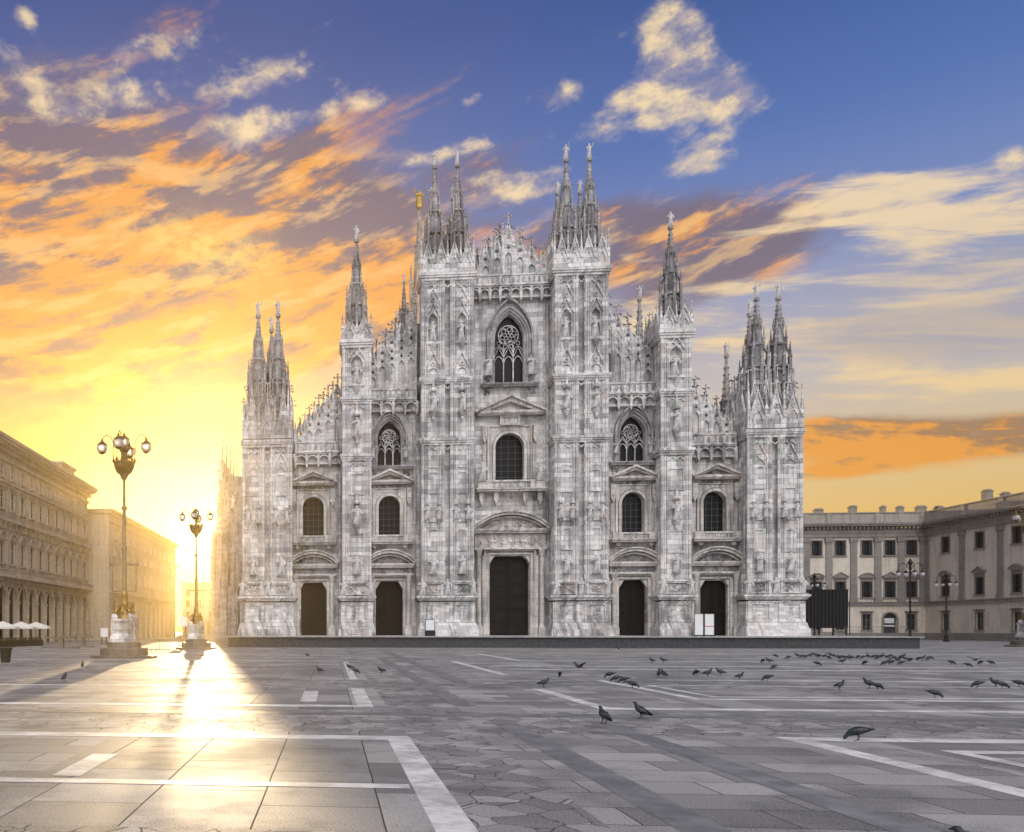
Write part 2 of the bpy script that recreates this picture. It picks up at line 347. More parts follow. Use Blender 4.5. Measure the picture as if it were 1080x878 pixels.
# ------------------------------------------------------------------ mesh builder
class MB:
    def __init__(s): s.v = []; s.f = []
    def quadbox(s, p):      # 8 points: bottom 4 then top 4 (counter-clockwise from above)
        i = len(s.v); s.v += [tuple(q) for q in p]
        s.f += [(i+3, i+2, i+1, i), (i+4, i+5, i+6, i+7)] + [(i+k, i+(k+1) % 4, i+4+(k+1) % 4, i+4+k) for k in range(4)]
    def box(s, x0, x1, y0, y1, z0, z1, t=0.0):   # t: taper inwards at the top
        s.quadbox([(x0, y0, z0), (x1, y0, z0), (x1, y1, z0), (x0, y1, z0), (x0+t, y0+t, z1), (x1-t, y0+t, z1), (x1-t, y1-t, z1), (x0+t, y1-t, z1)])
    def prism(s, poly, y0, y1):    # polygon in x,z pushed along y
        n = len(poly); i = len(s.v)
        s.v += [(x, y0, z) for x, z in poly] + [(x, y1, z) for x, z in poly]
        s.f += [tuple(range(i, i+n)), tuple(range(i+2*n-1, i+n-1, -1))]
        s.f += [(i+k, i+n+k, i+n+(k+1) % n, i+(k+1) % n) for k in range(n)]
    def holed(s, outer, holes, y0, y1, back=True):
        rings = [outer] + holes
        tri = tessellate_polygon([[Vector((x, z, 0)) for x, z in r] for r in rings])
        flat = [p for r in rings for p in r]; i = len(s.v); n = len(flat)
        s.v += [(x, y0, z) for x, z in flat] + [(x, y1, z) for x, z in flat]
        for a, b, c in tri:
            s.f.append((i+a, i+b, i+c))
            if back: s.f.append((i+n+c, i+n+b, i+n+a))
        k = 0
        for r in rings:
            m = len(r)
            for j in range(m): s.f.append((i+k+j, i+k+(j+1) % m, i+n+k+(j+1) % m, i+n+k+j))
            k += m
    def grid(s, outer, holes, y0, y1):     # wall with many square or round headed openings, cut into plain pieces
        X0, X1, Z0, Z1_ = outer[0][0], outer[1][0], outer[0][1], outer[2][1]
        bb_ = [(min(p[0] for p in h), max(p[0] for p in h), min(p[1] for p in h), max(p[1] for p in h), h) for h in holes]
        xs = sorted({X0, X1} | {b[0] for b in bb_} | {b[1] for b in bb_})
        for xa, xb in zip(xs, xs[1:]):
            inside = sorted([b for b in bb_ if b[0] < xa+1e-5 and b[1] > xb-1e-5], key=lambda b: b[2])
            z = Z0
            for b in inside:
                if b[2] > z+.03: s.box(xa, xb, y0, y1, z, b[2])
                z = b[3]
                if len(b[4]) > 4 and abs(b[0]-xa) < 1e-5 and abs(b[1]-xb) < 1e-5:
                    top = [p for p in b[4][2:]]; xm = (b[0]+b[1])/2
                    rt = [p for p in top if p[0] >= xm-1e-4]; lf = [p for p in top if p[0] <= xm+1e-4]
                    s.prism([p for p in rt[::-1]]+[(xb, b[3]+.002)] if rt[0][1] < rt[-1][1] else rt+[(xb, b[3]+.002)], y0, y1)
                    s.prism([p for p in lf[::-1]]+[(xa, b[3]+.002)], y0, y1)
            if z < Z1_-.01: s.box(xa, xb, y0, y1, z, Z1_)
    def band(s, path, wd, y0, y1, closed=False):   # ribbon of width wd along an x,z path
        n = len(path); L = []; Rr = []
        for k in range(n):
            a = path[k-1] if (k > 0 or closed) else path[k]; b = path[(k+1) % n] if (k < n-1 or closed) else path[k]
            tx, tz = b[0]-a[0], b[1]-a[1]; d = math.hypot(tx, tz) or 1; nx, nz = -tz/d, tx/d
            L.append((path[k][0]+nx*wd/2, path[k][1]+nz*wd/2)); Rr.append((path[k][0]-nx*wd/2, path[k][1]-nz*wd/2))
        i = len(s.v)
        for k in range(n):
            s.v += [(L[k][0], y0, L[k][1]), (Rr[k][0], y0, Rr[k][1]), (Rr[k][0], y1, Rr[k][1]), (L[k][0], y1, L[k][1])]
        for k in range(n if closed else n-1):
            a = i+4*k; b = i+4*((k+1) % n)
            s.f += [(a+j, a+(j+1) % 4, b+(j+1) % 4, b+j) for j in range(4)]
        if not closed: s.f += [(i+3, i+2, i+1, i), (i+4*n-4, i+4*n-3, i+4*n-2, i+4*n-1)]
    def lathe(s, x, y, prof, n=8, rot=0.0, sx=1.0, sy=1.0):
        i = len(s.v)
        for r, z in prof:
            for k in range(n):
                a = rot + 2*PI*k/n; s.v.append((x+r*sx*math.cos(a), y+r*sy*math.sin(a), z))
        for j in range(len(prof)-1):
            for k in range(n): s.f.append((i+j*n+k, i+j*n+(k+1) % n, i+(j+1)*n+(k+1) % n, i+(j+1)*n+k))
        s.f += [tuple(i+k for k in range(n-1, -1, -1)), tuple(i+(len(prof)-1)*n+k for k in range(n))]
    def tube(s, pts, rads, n=5):
        pts = [Vector(p) for p in pts]
        if not isinstance(rads, (list, tuple)): rads = [rads]*len(pts)
        i = len(s.v)
        for k, p in enumerate(pts):
            a = pts[max(k-1, 0)]; b = pts[min(k+1, len(pts)-1)]; t = (b-a).normalized()
            u = t.cross(Vector((0, 0, 1)) if abs(t.z) < .9 else Vector((0, 1, 0))).normalized(); v = t.cross(u)
            for j in range(n):
                q = p+(u*math.cos(2*PI*j/n)+v*math.sin(2*PI*j/n))*rads[k]; s.v.append(tuple(q))
        for k in range(len(pts)-1):
            for j in range(n): s.f.append((i+k*n+j, i+k*n+(j+1) % n, i+(k+1)*n+(j+1) % n, i+(k+1)*n+j))
        s.f += [tuple(i+j for j in range(n-1, -1, -1)), tuple(i+(len(pts)-1)*n+j for j in range(n))]
    def octa(s, x, y, z, rx, ry=None, rz=None):
        ry = ry or rx; rz = rz or rx; i = len(s.v)
        s.v += [(x+rx, y, z), (x, y+ry, z), (x-rx, y, z), (x, y-ry, z), (x, y, z+rz), (x, y, z-rz)]
        for k in range(4): s.f += [(i+k, i+(k+1) % 4, i+4), (i+(k+1) % 4, i+k, i+5)]
    def build(s, name, m, parent=None, smooth=False, loc=None):
        me = bpy.data.meshes.new(name); me.from_pydata(s.v, [], s.f); me.update()
        if smooth: me.polygons.foreach_set('use_smooth', [True]*len(me.polygons))
        me.materials.append(m); o = bpy.data.objects.new(name, me); col.objects.link(o)
        if parent: o.parent = parent
        if loc: o.location = loc
        return o
def tag(o, label=None, cat=None, group=None, kind=None):
    for k, v in (('label', label), ('category', cat), ('group', group), ('kind', kind)):
        if v: o[k] = v
    return o
def empty(name, loc, label, cat, group=None, rz=0.0):
    o = bpy.data.objects.new(name, None); col.objects.link(o); o.location = loc; o.rotation_euler.z = rz
    return tag(o, label, cat, group)
def copy_obj(o, parent, loc=None, rz=None, scale=None):
    c = o.copy(); col.objects.link(c); c.parent = parent
    if loc is not None: c.location = loc
    if rz is not None: c.rotation_euler.z = rz
    if scale is not None: c.scale = (scale, scale, scale)
    return c
def copy_tree(o, parent=None):
    c = o.copy(); col.objects.link(c); c.parent = parent
    for ch in list(o.children): copy_tree(ch, c)
    return c

# paths in x,z
def arc_round(x, a, zs, n=12):   # half circle
    return [(x-a*math.cos(PI*k/n), zs+a*math.sin(PI*k/n)) for k in range(n+1)]
def arc_point(x, a, zs, zt, n=8):
    h = zt-zs; Rd = (a*a+h*h)/(2*a); th = math.acos(max(-1, min(1, (Rd-a)/Rd)))
    Lf = [(x+(Rd-a)-Rd*math.cos(th*k/n), zs+Rd*math.sin(th*k/n)) for k in range(n+1)]
    return Lf + [(2*x-p, q) for p, q in Lf[-2::-1]]
def arc_seg(x, a, zs, h, n=14):
    Rd = (a*a+h*h)/(2*h); th = math.asin(a/Rd)
    return [(x+Rd*math.sin(-th+2*th*k/n), zs+h-Rd+Rd*math.cos(-th+2*th*k/n)) for k in range(n+1)]
def circle(x, z, r, n=14): return [(x+r*math.cos(2*PI*k/n), z+r*math.sin(2*PI*k/n)) for k in range(n)]

# ornaments
def finial(b, x, y, z, h):
    r = h*.135
    b.lathe(x, y, [(r*.62, z), (r*.35, z+h*.45), (r*.25, z+h)], 5)
    b.octa(x, y, z+h*.35, r*1.0, r*1.0, h*.08)
    for k in range(4): b.octa(x+r*2.0*math.cos(k*PI/2), y+r*2.0*math.sin(k*PI/2), z+h*.68, r*1.05, r*1.05, h*.10)
    b.octa(x, y, z+h*.95, r*.8, r*.8, h*.12)
def crockets(b, x0, z0, x1, z1, y, n, r):
    for k in range(1, n+1):
        f = k/(n+1); b.octa(x0+(x1-x0)*f, y, z0+(z1-z0)*f+r*.3, r, r*.8, r*1.2)
def gablet(b, x, z, wd, h, y0, y1, th=.14, n=3, fin=True):
    b.band([(x-wd/2, z), (x, z+h)], th, y0, y1); b.band([(x, z+h), (x+wd/2, z)], th, y0, y1)
    ym = (y0+y1)/2
    crockets(b, x-wd/2-th*.4, z, x-th*.4, z+h, ym, n, th*.75); crockets(b, x+wd/2+th*.4, z, x+th*.4, z+h, ym, n, th*.75)
    if fin: finial(b, x, ym, z+h-.02, h*.42)
def spikelet(b, x, y, z, h, r):       # a small pinnacle: square shaft, gabled shoulders, crocketed needle
    b.lathe(x, y, [(r, z), (r, z+h*.40), (r*1.35, z+h*.42), (r*1.1, z+h*.47), (r*.78, z+h*.52), (r*.16, z+h*.93), (r*.45, z+h*.955), (r*.1, z+h)], 4, PI/4)
    for k in range(1, 4):
        f = .52+.12*k; rr = r*(.78-.62*(f-.52)/.41)
        for q in range(4): b.octa(x+rr*.95*math.cos(q*PI/2), y+rr*.95*math.sin(q*PI/2), z+h*f, r*.30, r*.30, h*.022)
def relief(b, x0, x1, z0, z1, y, n, d=.18, rmin=.08, rmax=.2):
    for k in range(n):
        r = random.uniform(rmin, rmax)
        b.octa(random.uniform(x0+r, x1-r), y, random.uniform(z0+r, z1-r), r*random.uniform(.6, 1.2), d*random.uniform(.5, 1), r*random.uniform(.8, 1.9))
def scallops(b, x0, x1, z, y0, y1, n, h):   # row of little pendant arches
    wd = (x1-x0)/n
    for k in range(n): b.band(arc_round(x0+wd*(k+.5), wd*.42, z-h, 5), wd*.16, y0, y1)
def course(b, x0, x1, y0, y1, z, h, pr):     # moulded string course, three steps
    b.box(x0-pr*.4, x1+pr*.4, y0-pr*.4, y1, z, z+h*.35); b.box(x0-pr*.75, x1+pr*.75, y0-pr*.75, y1, z+h*.35, z+h*.62); b.box(x0-pr, x1+pr, y0-pr, y1, z+h*.62, z+h)

def statue_mesh(v):
    b = MB(); q = random.Random(v)
    lean = q.uniform(-.05, .05)
    prof = [(.17, 0), (.16, .08), (.14, .3), (.135, .48), (.125, .58), (.15, .68), (.165, .755), (.14, .80), (.055, .835), (.055, .86), (.078, .90), (.074, .95), (.04, .99)]
    i0 = len(b.v); b.lathe(0, 0, prof, 8, PI/8, 1.0, .72)
    for j in range(i0, len(b.v)):
        x, y, z = b.v[j]; k = math.sin(math.atan2(y, x)*5+z*3)*.012 if z < .7 else 0
        b.v[j] = (x*(1+k*5)+lean*math.sin(z*3.1), y*(1+k*5), z)
    e = q.choice([(-.02, -.16, .66), (.05, -.18, .72), (-.05, -.14, .60)])
    b.tube([(-.15, 0, .76), (-.23, -.06, .62), e], [.05, .048, .03], 5)
    if v % 3 == 0: b.tube([(.15, 0, .76), (.24, -.05, .80), (.25, -.08, 1.02)], [.05, .045, .028], 5)
    else: b.tube([(.15, 0, .76), (.22, -.04, .60), (.17, -.13, .50)], [.05, .048, .03], 5)
    if v % 3 == 1: b.tube([(.18, -.15, .05), (.17, -.14, 1.05)], [.015, .015], 4)
    b.box(-.19, .19, -.15, .15, -.07, 0)
    me = b.build('statue', MARBLE_W); mesh = me.data; bpy.data.objects.remove(me); return mesh
STATUES = [statue_mesh(v) for v in range(6)]
scount = [0]
def statue(parent, x, y, z, h, rz=None):
    o = bpy.data.objects.new('statue', STATUES[scount[0] % 6]); scount[0] += 1; col.objects.link(o); o.parent = parent
    o.location = (x, y, z); o.scale = (h*1.15, h*1.15, h); o.rotation_euler.z = random.uniform(-.35, .35) if rz is None else rz
    return o

# ------------------------------------------------------------------ setting: ground, terrace, haze
g = MB(); g.v = [(-500, -200, 0), (500, -200, 0), (500, 480, 0), (-500, 480, 0)]; g.f = [(0, 1, 2, 3)]
tag(g.build('ground', GROUND), kind='structure')
def sheet(b, x0, x1, y0, y1, z):
    i = len(b.v); b.v += [(x0, y0, z), (x1, y0, z), (x1, y1, z), (x0, y1, z)]; b.f.append((i, i+1, i+2, i+3))
ws = MB()
def frame(x0, x1, y0, y1, sides, wd=.42):     # white strips framing a rectangle of paving
    if 't' in sides: sheet(ws, x0, x1, y1-wd*1.35, y1, .004)
    if 'b' in sides: sheet(ws, x0, x1, y0, y0+wd*1.35, .004)
    lo = y0+(wd*1.35 if 'b' in sides else 0); hi = y1-(wd*1.35 if 't' in sides else 0)
    if 'l' in sides: sheet(ws, x0, x0+wd, lo, hi, .004)
    if 'r' in sides: sheet(ws, x1-wd, x1, lo, hi, .004)
frame(-48, -19.35, -104, -84.2, 'tr')
frame(-12.6, 40, -110, -83.7, 'tl', .40)
frame(-10.8, 40, -104, -85.25, 'tl', .26)
frame(-48, -19.7, -78.4, -71.4, 'br')
frame(-14.1, 40, -78.5, -71.2, 'bl', .38)
frame(-10.5, 30, -75.3, -66.0, 'bl', .34)
frame(-9.6, 20, -74.3, -69.0, 'bltr', .2)
frame(-48, -19.75, -66.6, -49, 'r', .30)
frame(-13.4, 45, -62.5, -47, 'l', .40)
frame(-12.0, 45, -57.5, -53.0, 'tb', .40)
frame(-8.0, 45, -66, -61, 'b', .30)
frame(-48, -25, -71.0, -60, 'b', .40)
frame(-48, -24, -46, -32, 'bt', .45)
frame(-9, 45, -46, -30, 'blt', .40)
frame(-4, 60, -28, -18, 'bt', .40)
sheet(ws, -21.65, -21.2, -76.9, -72.9, .004)
sheet(ws, -24.6, -24.2, -88.9, -86.9, .004)
sheet(ws, -48, -19.8, -89.4, -89.1, .0042)
tag(ws.build('paving_strips', STRIP), kind='structure')
ds = MB()
for x0 in (-17.35, -15.3): sheet(ds, x0, x0+.50, -112, -81.2, .004)
sheet(ds, -17.6, -17.1, -78.0, -40, .004); sheet(ds, -30, 40, -80.4, -79.7, .004); sheet(ds, -16.2, -15.6, -68, -20, .004); sheet(ds, 0, 40, -82.4, -81.8, .004)
sheet(ds, -18.9, 40, -69.4, -68.7, .0036); sheet(ds, 4.0, 4.5, -66, -20, .0036)
tag(ds.build('dark_paving_strips', DARKSTRIP), kind='structure')

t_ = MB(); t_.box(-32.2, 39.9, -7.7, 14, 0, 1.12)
tag(t_.build('terrace', SHADED_STEPS), kind='structure')
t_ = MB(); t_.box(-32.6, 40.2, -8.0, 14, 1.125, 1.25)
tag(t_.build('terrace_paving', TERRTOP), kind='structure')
TZ = 1.25

# ------------------------------------------------------------------ the cathedral
cath = empty('cathedral', (0, 0, 0), 'huge pale marble gothic cathedral with many statue topped spires facing the square', 'cathedral')
BX1, BX2 = 13.9, 22.9
ZC, Z1, Z2 = 41.6, 28.9, 22.4      # wall heads of the centre, inner and outer bays

def rect(x0, x1, z0, z1): return [(x0, z0), (x1, z0), (x1, z1), (x0, z1)]
def cham_door(x, a, z0, zt):       # door opening with cut upper corners
    c = a*.34
    return [(x-a, z0), (x+a, z0), (x+a, zt-c*1.3), (x+a-c*.35, zt-c*.5), (x+a-c, zt), (x-a+c, zt), (x-a+c*.35, zt-c*.5), (x-a, zt-c*1.3)]
def arch_open(x, a, z0, zt):       # round headed opening
    return [(x-a, z0), (x+a, z0)] + arc_round(x, a, zt-a)[::-1]
def point_open(x, a, z0, zs, zt):
    return [(x-a, z0), (x+a, z0)] + arc_point(x, a, zs, zt)[::-1]
wall = MB()
wall.holed(rect(-4.9, 4.9, TZ, ZC), [cham_door(0, 2.3, TZ+.02, 10.6), arch_open(0, 1.62, 19.3, 24.9), point_open(0, 1.66, 30.7, 36.0, 38.9)], 0, 1.6)
for s in (-1, 1):
    wall.holed(rect(min(s*10.3, s*16.8), max(s*10.3, s*16.8), TZ, Z1), [cham_door(s*BX1, 1.6, TZ+.02, 7.7), arch_open(s*BX1, 1.24, 13.1, 17.8), point_open(s*BX1, 1.38, 21.3, 24.6, 26.7)], 0, 1.6)
    wall.holed(rect(min(s*19.2, s*25.9), max(s*19.2, s*25.9), TZ, Z2), [cham_door(s*BX2, 1.6, TZ+.02, 7.6), arch_open(s*BX2, 1.24, 13.1, 17.8)], 0, 1.6)
wall.build('facade_wall', MARBLE, cath)

# body behind the front
nave = MB()
for (a, b, z) in ((-31, 31, 20), (-20.5, 20.5, 27.5), (-10.7, 10.7, 38.5)):
    nave.box(a, b, 1.7, 150, TZ if z == 20 else z-8.5, z)
nave.box(-44, 44, 76, 108, 0, 30); nave.box(-42, 42, 84, 100, 30, 36)
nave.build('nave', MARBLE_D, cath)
rf = MB()
for (a, b, z, h) in ((-31.3, -20.5, 20, 3), (20.5, 31.3, 20, 3), (-20.8, -10.7, 27.5, 4), (10.7, 20.8, 27.5, 4), (-11, 11, 38.5, 4)):
    rf.quadbox([(a, 1.7, z), (b, 1.7, z), (b, 150.2, z), (a, 150.2, z), ((a+b)/2-.2, 1.7, z+h), ((a+b)/2+.2, 1.7, z+h), ((a+b)/2+.2, 150.2, z+h), ((a+b)/2-.2, 150.2, z+h)])
rf.build('roof', ROOFM, cath)

def pinnacle(x, y, z0, zt, r=.55, m=MARBLE_D, stat=True):
    b = MB(); H = zt-z0
    b.box(x-r, x+r, y-r, y+r, z0, z0+H*.35)
    course(b, x-r, x+r, y-r, y+r, z0+H*.33, H*.03, .15)
    for sx in (-1, 1):
        for sy in (-1, 1): spikelet(b, x+sx*r*.85, y+sy*r*.85, z0+H*.34, H*.30, r*.30)
    b.lathe(x, y, [(r*.8, z0+H*.36), (r*.72, z0+H*.58), (r*.85, z0+H*.60), (r*.5, z0+H*.62), (r*.16, z0+H*.88), (r*.3, z0+H*.89), (r*.3, z0+H*.90)], 8, PI/8)
    for k in range(5):
        f = .64+.045*k; rr = r*(.5-.34*(f-.62)/.26)
        for q in range(4): b.octa(x+rr*math.cos(q*PI/2+.78), y+rr*math.sin(q*PI/2+.78), z0+H*f, r*.17, r*.17, r*.26)
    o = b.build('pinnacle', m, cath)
    if stat: q = statue(o, x, y, z0+H*.90+.1, H*.085); q.scale.x *= .8; q.scale.y *= .8
    return o
for s in (-1, 1):
    for k in range(6):
        Y = 9+k*13
        pinnacle(s*10.9, Y+6, 38, 50.5, .7); pinnacle(s*18.4, Y+1.5, 27, 46, .95); pinnacle(s*28.3, Y+(0 if s > 0 else 8), 19, 38, .95)
    for k in range(5): pinnacle(s*44, 78+k*7, 29, 44)
pinnacle(-43.5, 70, 0, 36, 1.6); pinnacle(-41, 71, 0, 30, 1.2)
for s in (-1, 1):
    for k in range(6):
        Y = 9+k*13
        for (xa, za, xb, zb) in ((s*18.4, 31, s*10.9, 38), (s*28.3, 23, s*18.4, 29.5)):
            fb = MB(); pts = [(xa+(xb-xa)*f, za+(zb-za)*f-1.3*math.sin(PI*f)) for f in [i/6 for i in range(7)]]
            fb.band(pts, .5, Y+1.2, Y+1.8); fb.build('flying_buttress', MARBLE_D, cath)
# crossing tower with its gilded figure
tb = MB()
tb.lathe(0, 100, [(9, 30), (9, 56), (9.4, 56.3), (9.4, 57), (7.5, 57.2), (4, 66), (3.2, 67), (3.2, 72), (3.5, 72.3), (2.4, 72.6), (2.1, 82), (2.4, 82.3), (1.5, 82.6), (1.1, 92), (1.3, 92.3), (.8, 92.6), (.45, 101), (.7, 101.3), (.5, 101.6)], 8, PI/8)
for k in range(8):
    a = k*PI/4+PI/8
    spikelet(tb, 9*math.cos(a), 100+9*math.sin(a), 56, 15, .9); spikelet(tb, 3.2*math.cos(a), 100+3.2*math.sin(a), 70, 9, .45); spikelet(tb, 2.1*math.cos(a), 100+2.1*math.sin(a), 80, 8, .35)
    tb.tube([(8.6*math.cos(a), 100+8.6*math.sin(a), 60), (5.5*math.cos(a), 100+5.5*math.sin(a), 65), (3.0*math.cos(a), 100+3.0*math.sin(a), 71)], .3, 4)
tb = tb.build('crossing_spire', MARBLE_D, cath)
gm = MB(); gm.lathe(0, 0, [(.17, 0), (.15, .2), (.14, .48), (.125, .58), (.16, .72), (.14, .80), (.055, .835), (.078, .90), (.04, .99)], 8)
gm.tube([(-.15, 0, .76), (-.25, -.05, .85), (-.28, -.1, 1.1)], .04, 5); gm.tube([(.25, -.1, -.1), (.25, -.1, 1.35)], .018, 4); gm.tube([(.15, 0, .76), (.25, -.1, .6)], .04, 5)
gm = gm.build('gilded_statue', GOLD, tb); gm.location = (0, 100, 101.6); gm.scale = (4.4, 4.4, 4.2)

# --- spires
def spire(x, y, z0, zt, r, m=MARBLE_D):
    b = MB(); H = zt-z0
    z1, z2, z3 = z0+H*.19, z0+H*.33, z0+H*.50
    b.lathe(x, y, [(r*.72, z0), (r*.70, z1), (r*.90, z1+.05), (r*.90, z1+.25), (r*.68, z1+.32), (r*.66, z2), (r*.86, z2+.05), (r*.86, z2+.25), (r*.56, z2+.35), (r*.52, z3), (r*.66, z3+.1), (r*.66, z3+.3), (r*.46, z3+.45), (r*.34, z0+H*.66), (r*.42, z0+H*.665), (r*.42, z0+H*.68), (r*.30, z0+H*.69), (r*.11, z0+H*.86), (r*.24, z0+H*.866), (r*.20, z0+H*.885)], 8, PI/8)
    for k in range(8):
        a = k*PI/4
        c, s_ = math.cos(a), math.sin(a)
        # clustered shafts and open gables around each stage
        b.lathe(x+r*.92*c, y+r*.92*s_, [(r*.15, z0), (r*.13, z2+.2)], 4, a)
        spikelet(b, x+r*.90*c, y+r*.90*s_, z2-.1, H*.20, r*.135)
        if k % 2 == 0:
            spikelet(b, x+r*1.0*c, y+r*1.0*s_, z0-.5, H*.24, r*.20)
        else: spikelet(b, x+r*.58*c, y+r*.58*s_, z3-.2, H*.17, r*.11)
        for q in range(5):
            f = .69+.033*q; rr = r*(.30-.19*(f-.69)/.17)
            if k % 2: b.octa(x+rr*c, y+rr*s_, z0+H*f, r*.10, r*.10, r*.16)
        spikelet(b, x+r*.40*c, y+r*.40*s_, z0+H*.64, H*.085, r*.07)
        # flying ribs tying the outer shafts to the core
        b.tube([(x+r*.92*c, y+r*.92*s_, z1-.9), (x+r*.66*c, y+r*.66*s_, z1-.1)], r*.07, 4)
        b.tube([(x+r*.90*c, y+r*.90*s_, z3-.9), (x+r*.5*c, y+r*.5*s_, z3)], r*.06, 4)
    for k in range(4):    # small canopies with figures
        a = k*PI/2-PI/2; c, s_ = math.cos(a), math.sin(a)
        b.lathe(x+r*.8*c, y+r*.8*s_, [(r*.05, z1+H*.10), (r*.25, z1+H*.105), (r*.02, z1+H*.16)], 4, PI/4)
        b.octa(x+r*.8*c, y+r*.8*s_, z1+H*.065, r*.11, r*.11, H*.03)
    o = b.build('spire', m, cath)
    q = statue(o, x, y, z0+H*.885+.08, H*.115); q.scale.x *= .78; q.scale.y *= .78
    return o

# --- the great buttresses
def hex_shaft(b, x, y, z0, z1, r): b.lathe(x, y, [(r, z0), (r, z1)], 6, PI/6)
def buttress(x0, x1, yf, zt, n, levels, crown):
    """levels: list of (z, kind); the front is cut into n pilasters of carved panels"""
    W = x1-x0; gap = .62 if n == 2 else 0
    pw = (W-gap*(n-1))/n
    pils = [(x0+k*(pw+gap), x0+k*(pw+gap)+pw) for k in range(n)]
    b = MB()
    PZ = 5.85
    b.box(x0+.25, x1-.25, yf+.55, 1.2, PZ, zt)                       # core
    sts = []
    niches = [z for z, k in levels if k == 'niche']
    for (p0, p1) in pils:
        xc = (p0+p1)/2; nw = pw*.20
        holes = [point_open(xc, nw, z, z+2.2, z+3.2) for z in niches]
        b.holed(rect(p0+.12, p1-.12, PZ, zt), holes, yf+.12, yf+.60, back=False)
        for xs, r in ((p0+.15, .20), (p1-.15, .20), (p0+.47, .12), (p1-.47, .12), (p0+.70, .085), (p1-.70, .085)): hex_shaft(b, xs, yf+.05, PZ, zt, r)
        for z, k in levels:
            if k == 'niche':
                gablet(b, xc, z+2.7, pw*.62, 1.7, yf-.10, yf+.14, .12, 3)
                b.band(point_open(xc, nw+.08, z-.05, z+2.2, z+3.3), .12, yf+.02, yf+.16, True)
                b.box(xc-nw-.25, xc+nw+.25, yf-.05, yf+.2, z-.35, z-.06)
                b.lathe(xc, yf+.1, [(.08, z-1.3), (nw*.9, z-.36)], 6)
                sts.append((xc, yf+.36, z+.05, 2.3))
            elif k == 'console':
                b.lathe(xc, yf-.15, [(.06, z-1.0), (.20, z-.75), (.16, z-.6), (.42, z-.12), (.42, z)], 7)
                b.lathe(xc, yf-.12, [(.40, z+2.35), (.46, z+2.5), (.40, z+2.7), (.22, z+2.75), (.05, z+3.8)], 6)
                for sx in (-1, 1): spikelet(b, xc+sx*.38, yf-.12, z+2.3, 1.1, .07)
                sts.append((xc, yf-.20, z+.12, 2.05))
            elif k == 'pair':
                for sx in (-.5, .5):
                    xx = xc+sx*pw*.52
                    b.lathe(xx, yf-.05, [(.05, z-.6), (.28, z-.1), (.28, z)], 6); b.lathe(xx, yf-.05, [(.28, z+1.7), (.30, z+1.85), (.04, z+2.7)], 6)
                    sts.append((xx, yf-.14, z+.1, 1.5))
                b.box(p0+.7, p1-.7, yf-.02, yf+.2, z-.25, z+.02)
            elif k == 'gable':
                gablet(b, xc, z, pw*.80, 2.1, yf-.08, yf+.14, .14, 4)
                b.band(arc_point(xc, pw*.27, z-.6, z+.35, 5), .11, yf-.02, yf+.16)
                b.band(circle(xc, z+.75, .22, 8), .09, yf-.02, yf+.14, True)
                for sx in (-1, 1): spikelet(b, xc+sx*pw*.44, yf+.0, z-.4, 2.3, .11)
            elif k == 'panel':
                b.holed(rect(p0+.72, p1-.72, z, z+2.6), [rect(p0+.9, p1-.9, z+.18, z+2.42)], yf+.02, yf+.16)
    for z, k in levels:
        if k == 'course':
            course(b, x0, x1, yf, 1.0, z, .75, .30); scallops(b, x0+.1, x1-.1, z, yf-.02, yf+.2, 4*n, .55)
            relief(b, x0, x1, z+.1, z+.5, yf-.2, 10*n, .12, .06, .14)
        elif k == 'string': course(b, x0, x1, yf, 1.0, z, .4, .2); scallops(b, x0+.1, x1-.1, z, yf+.02, yf+.2, 6*n, .35)
    # shafts down the sides
    for xs in (x0+.12, x1-.12):
        y = yf+.55
        while y < -.1: hex_shaft(b, xs+(.08 if xs < (x0+x1)/2 else -.08), y, PZ, zt, .12); y += .5
    # crown of gables
    course(b, x0, x1, yf, 1.3, zt-.1, .9, .22 if zt < 30 else .34); scallops(b, x0, x1, zt-.1, yf-.05, yf+.2, 4*n, .8)
    o = b.build('buttress', MARBLE, cath)
    for s_ in sts: statue(o, *s_)
    # plinth with its reliefs
    p = MB()
    p.box(x0-.48, x1+.48, yf-.75, .5, TZ, TZ+.75, .03); p.box(x0-.38, x1+.38, yf-.62, .5, TZ+.75, 2.75, .16)
    p.box(x0-.2, x1+.2, yf-.2, .5, 2.75, 5.1)
    for (p0, p1) in pils:
        p.holed(rect(p0-.05, p1+.05, 2.78, 5.0), [rect(p0+.45, p1-.45, 3.05, 4.75)], yf-.32, yf-.19)
        relief(p, p0+.5, p1-.5, 3.1, 4.7, yf-.2, 9, .14, .12, .26)
        p.holed(rect(p0+.25, p1-.25, 5.98, 7.35), [rect(p0+.42, p1-.42, 6.1, 7.22)], yf-.22, yf+.1)
        relief(p, p0+.45, p1-.45, 6.12, 7.2, yf-.0, 26, .2, .08, .17)
        p.box(p0+.2, p1-.2, yf-.3, yf+.15, 7.37, 7.55)
    course(p, x0-.15, x1+.15, yf-.15, .6, 5.3, .55, .42); scallops(p, x0-.1, x1+.1, 5.3, yf-.42, yf-.22, 7*n, .35)
    pl = p.build('plinth', MARBLE_W, o)
    xs = [x0+.05, x1-.05] + ([(x0+x1)/2] if n == 2 else [])
    for xx in xs: statue(o, xx, yf-.22, 6.0, 1.75)
    for (p0, p1) in pils: statue(o, (p0+p1)/2, yf-.22, 8.5, 2.0)
    return o
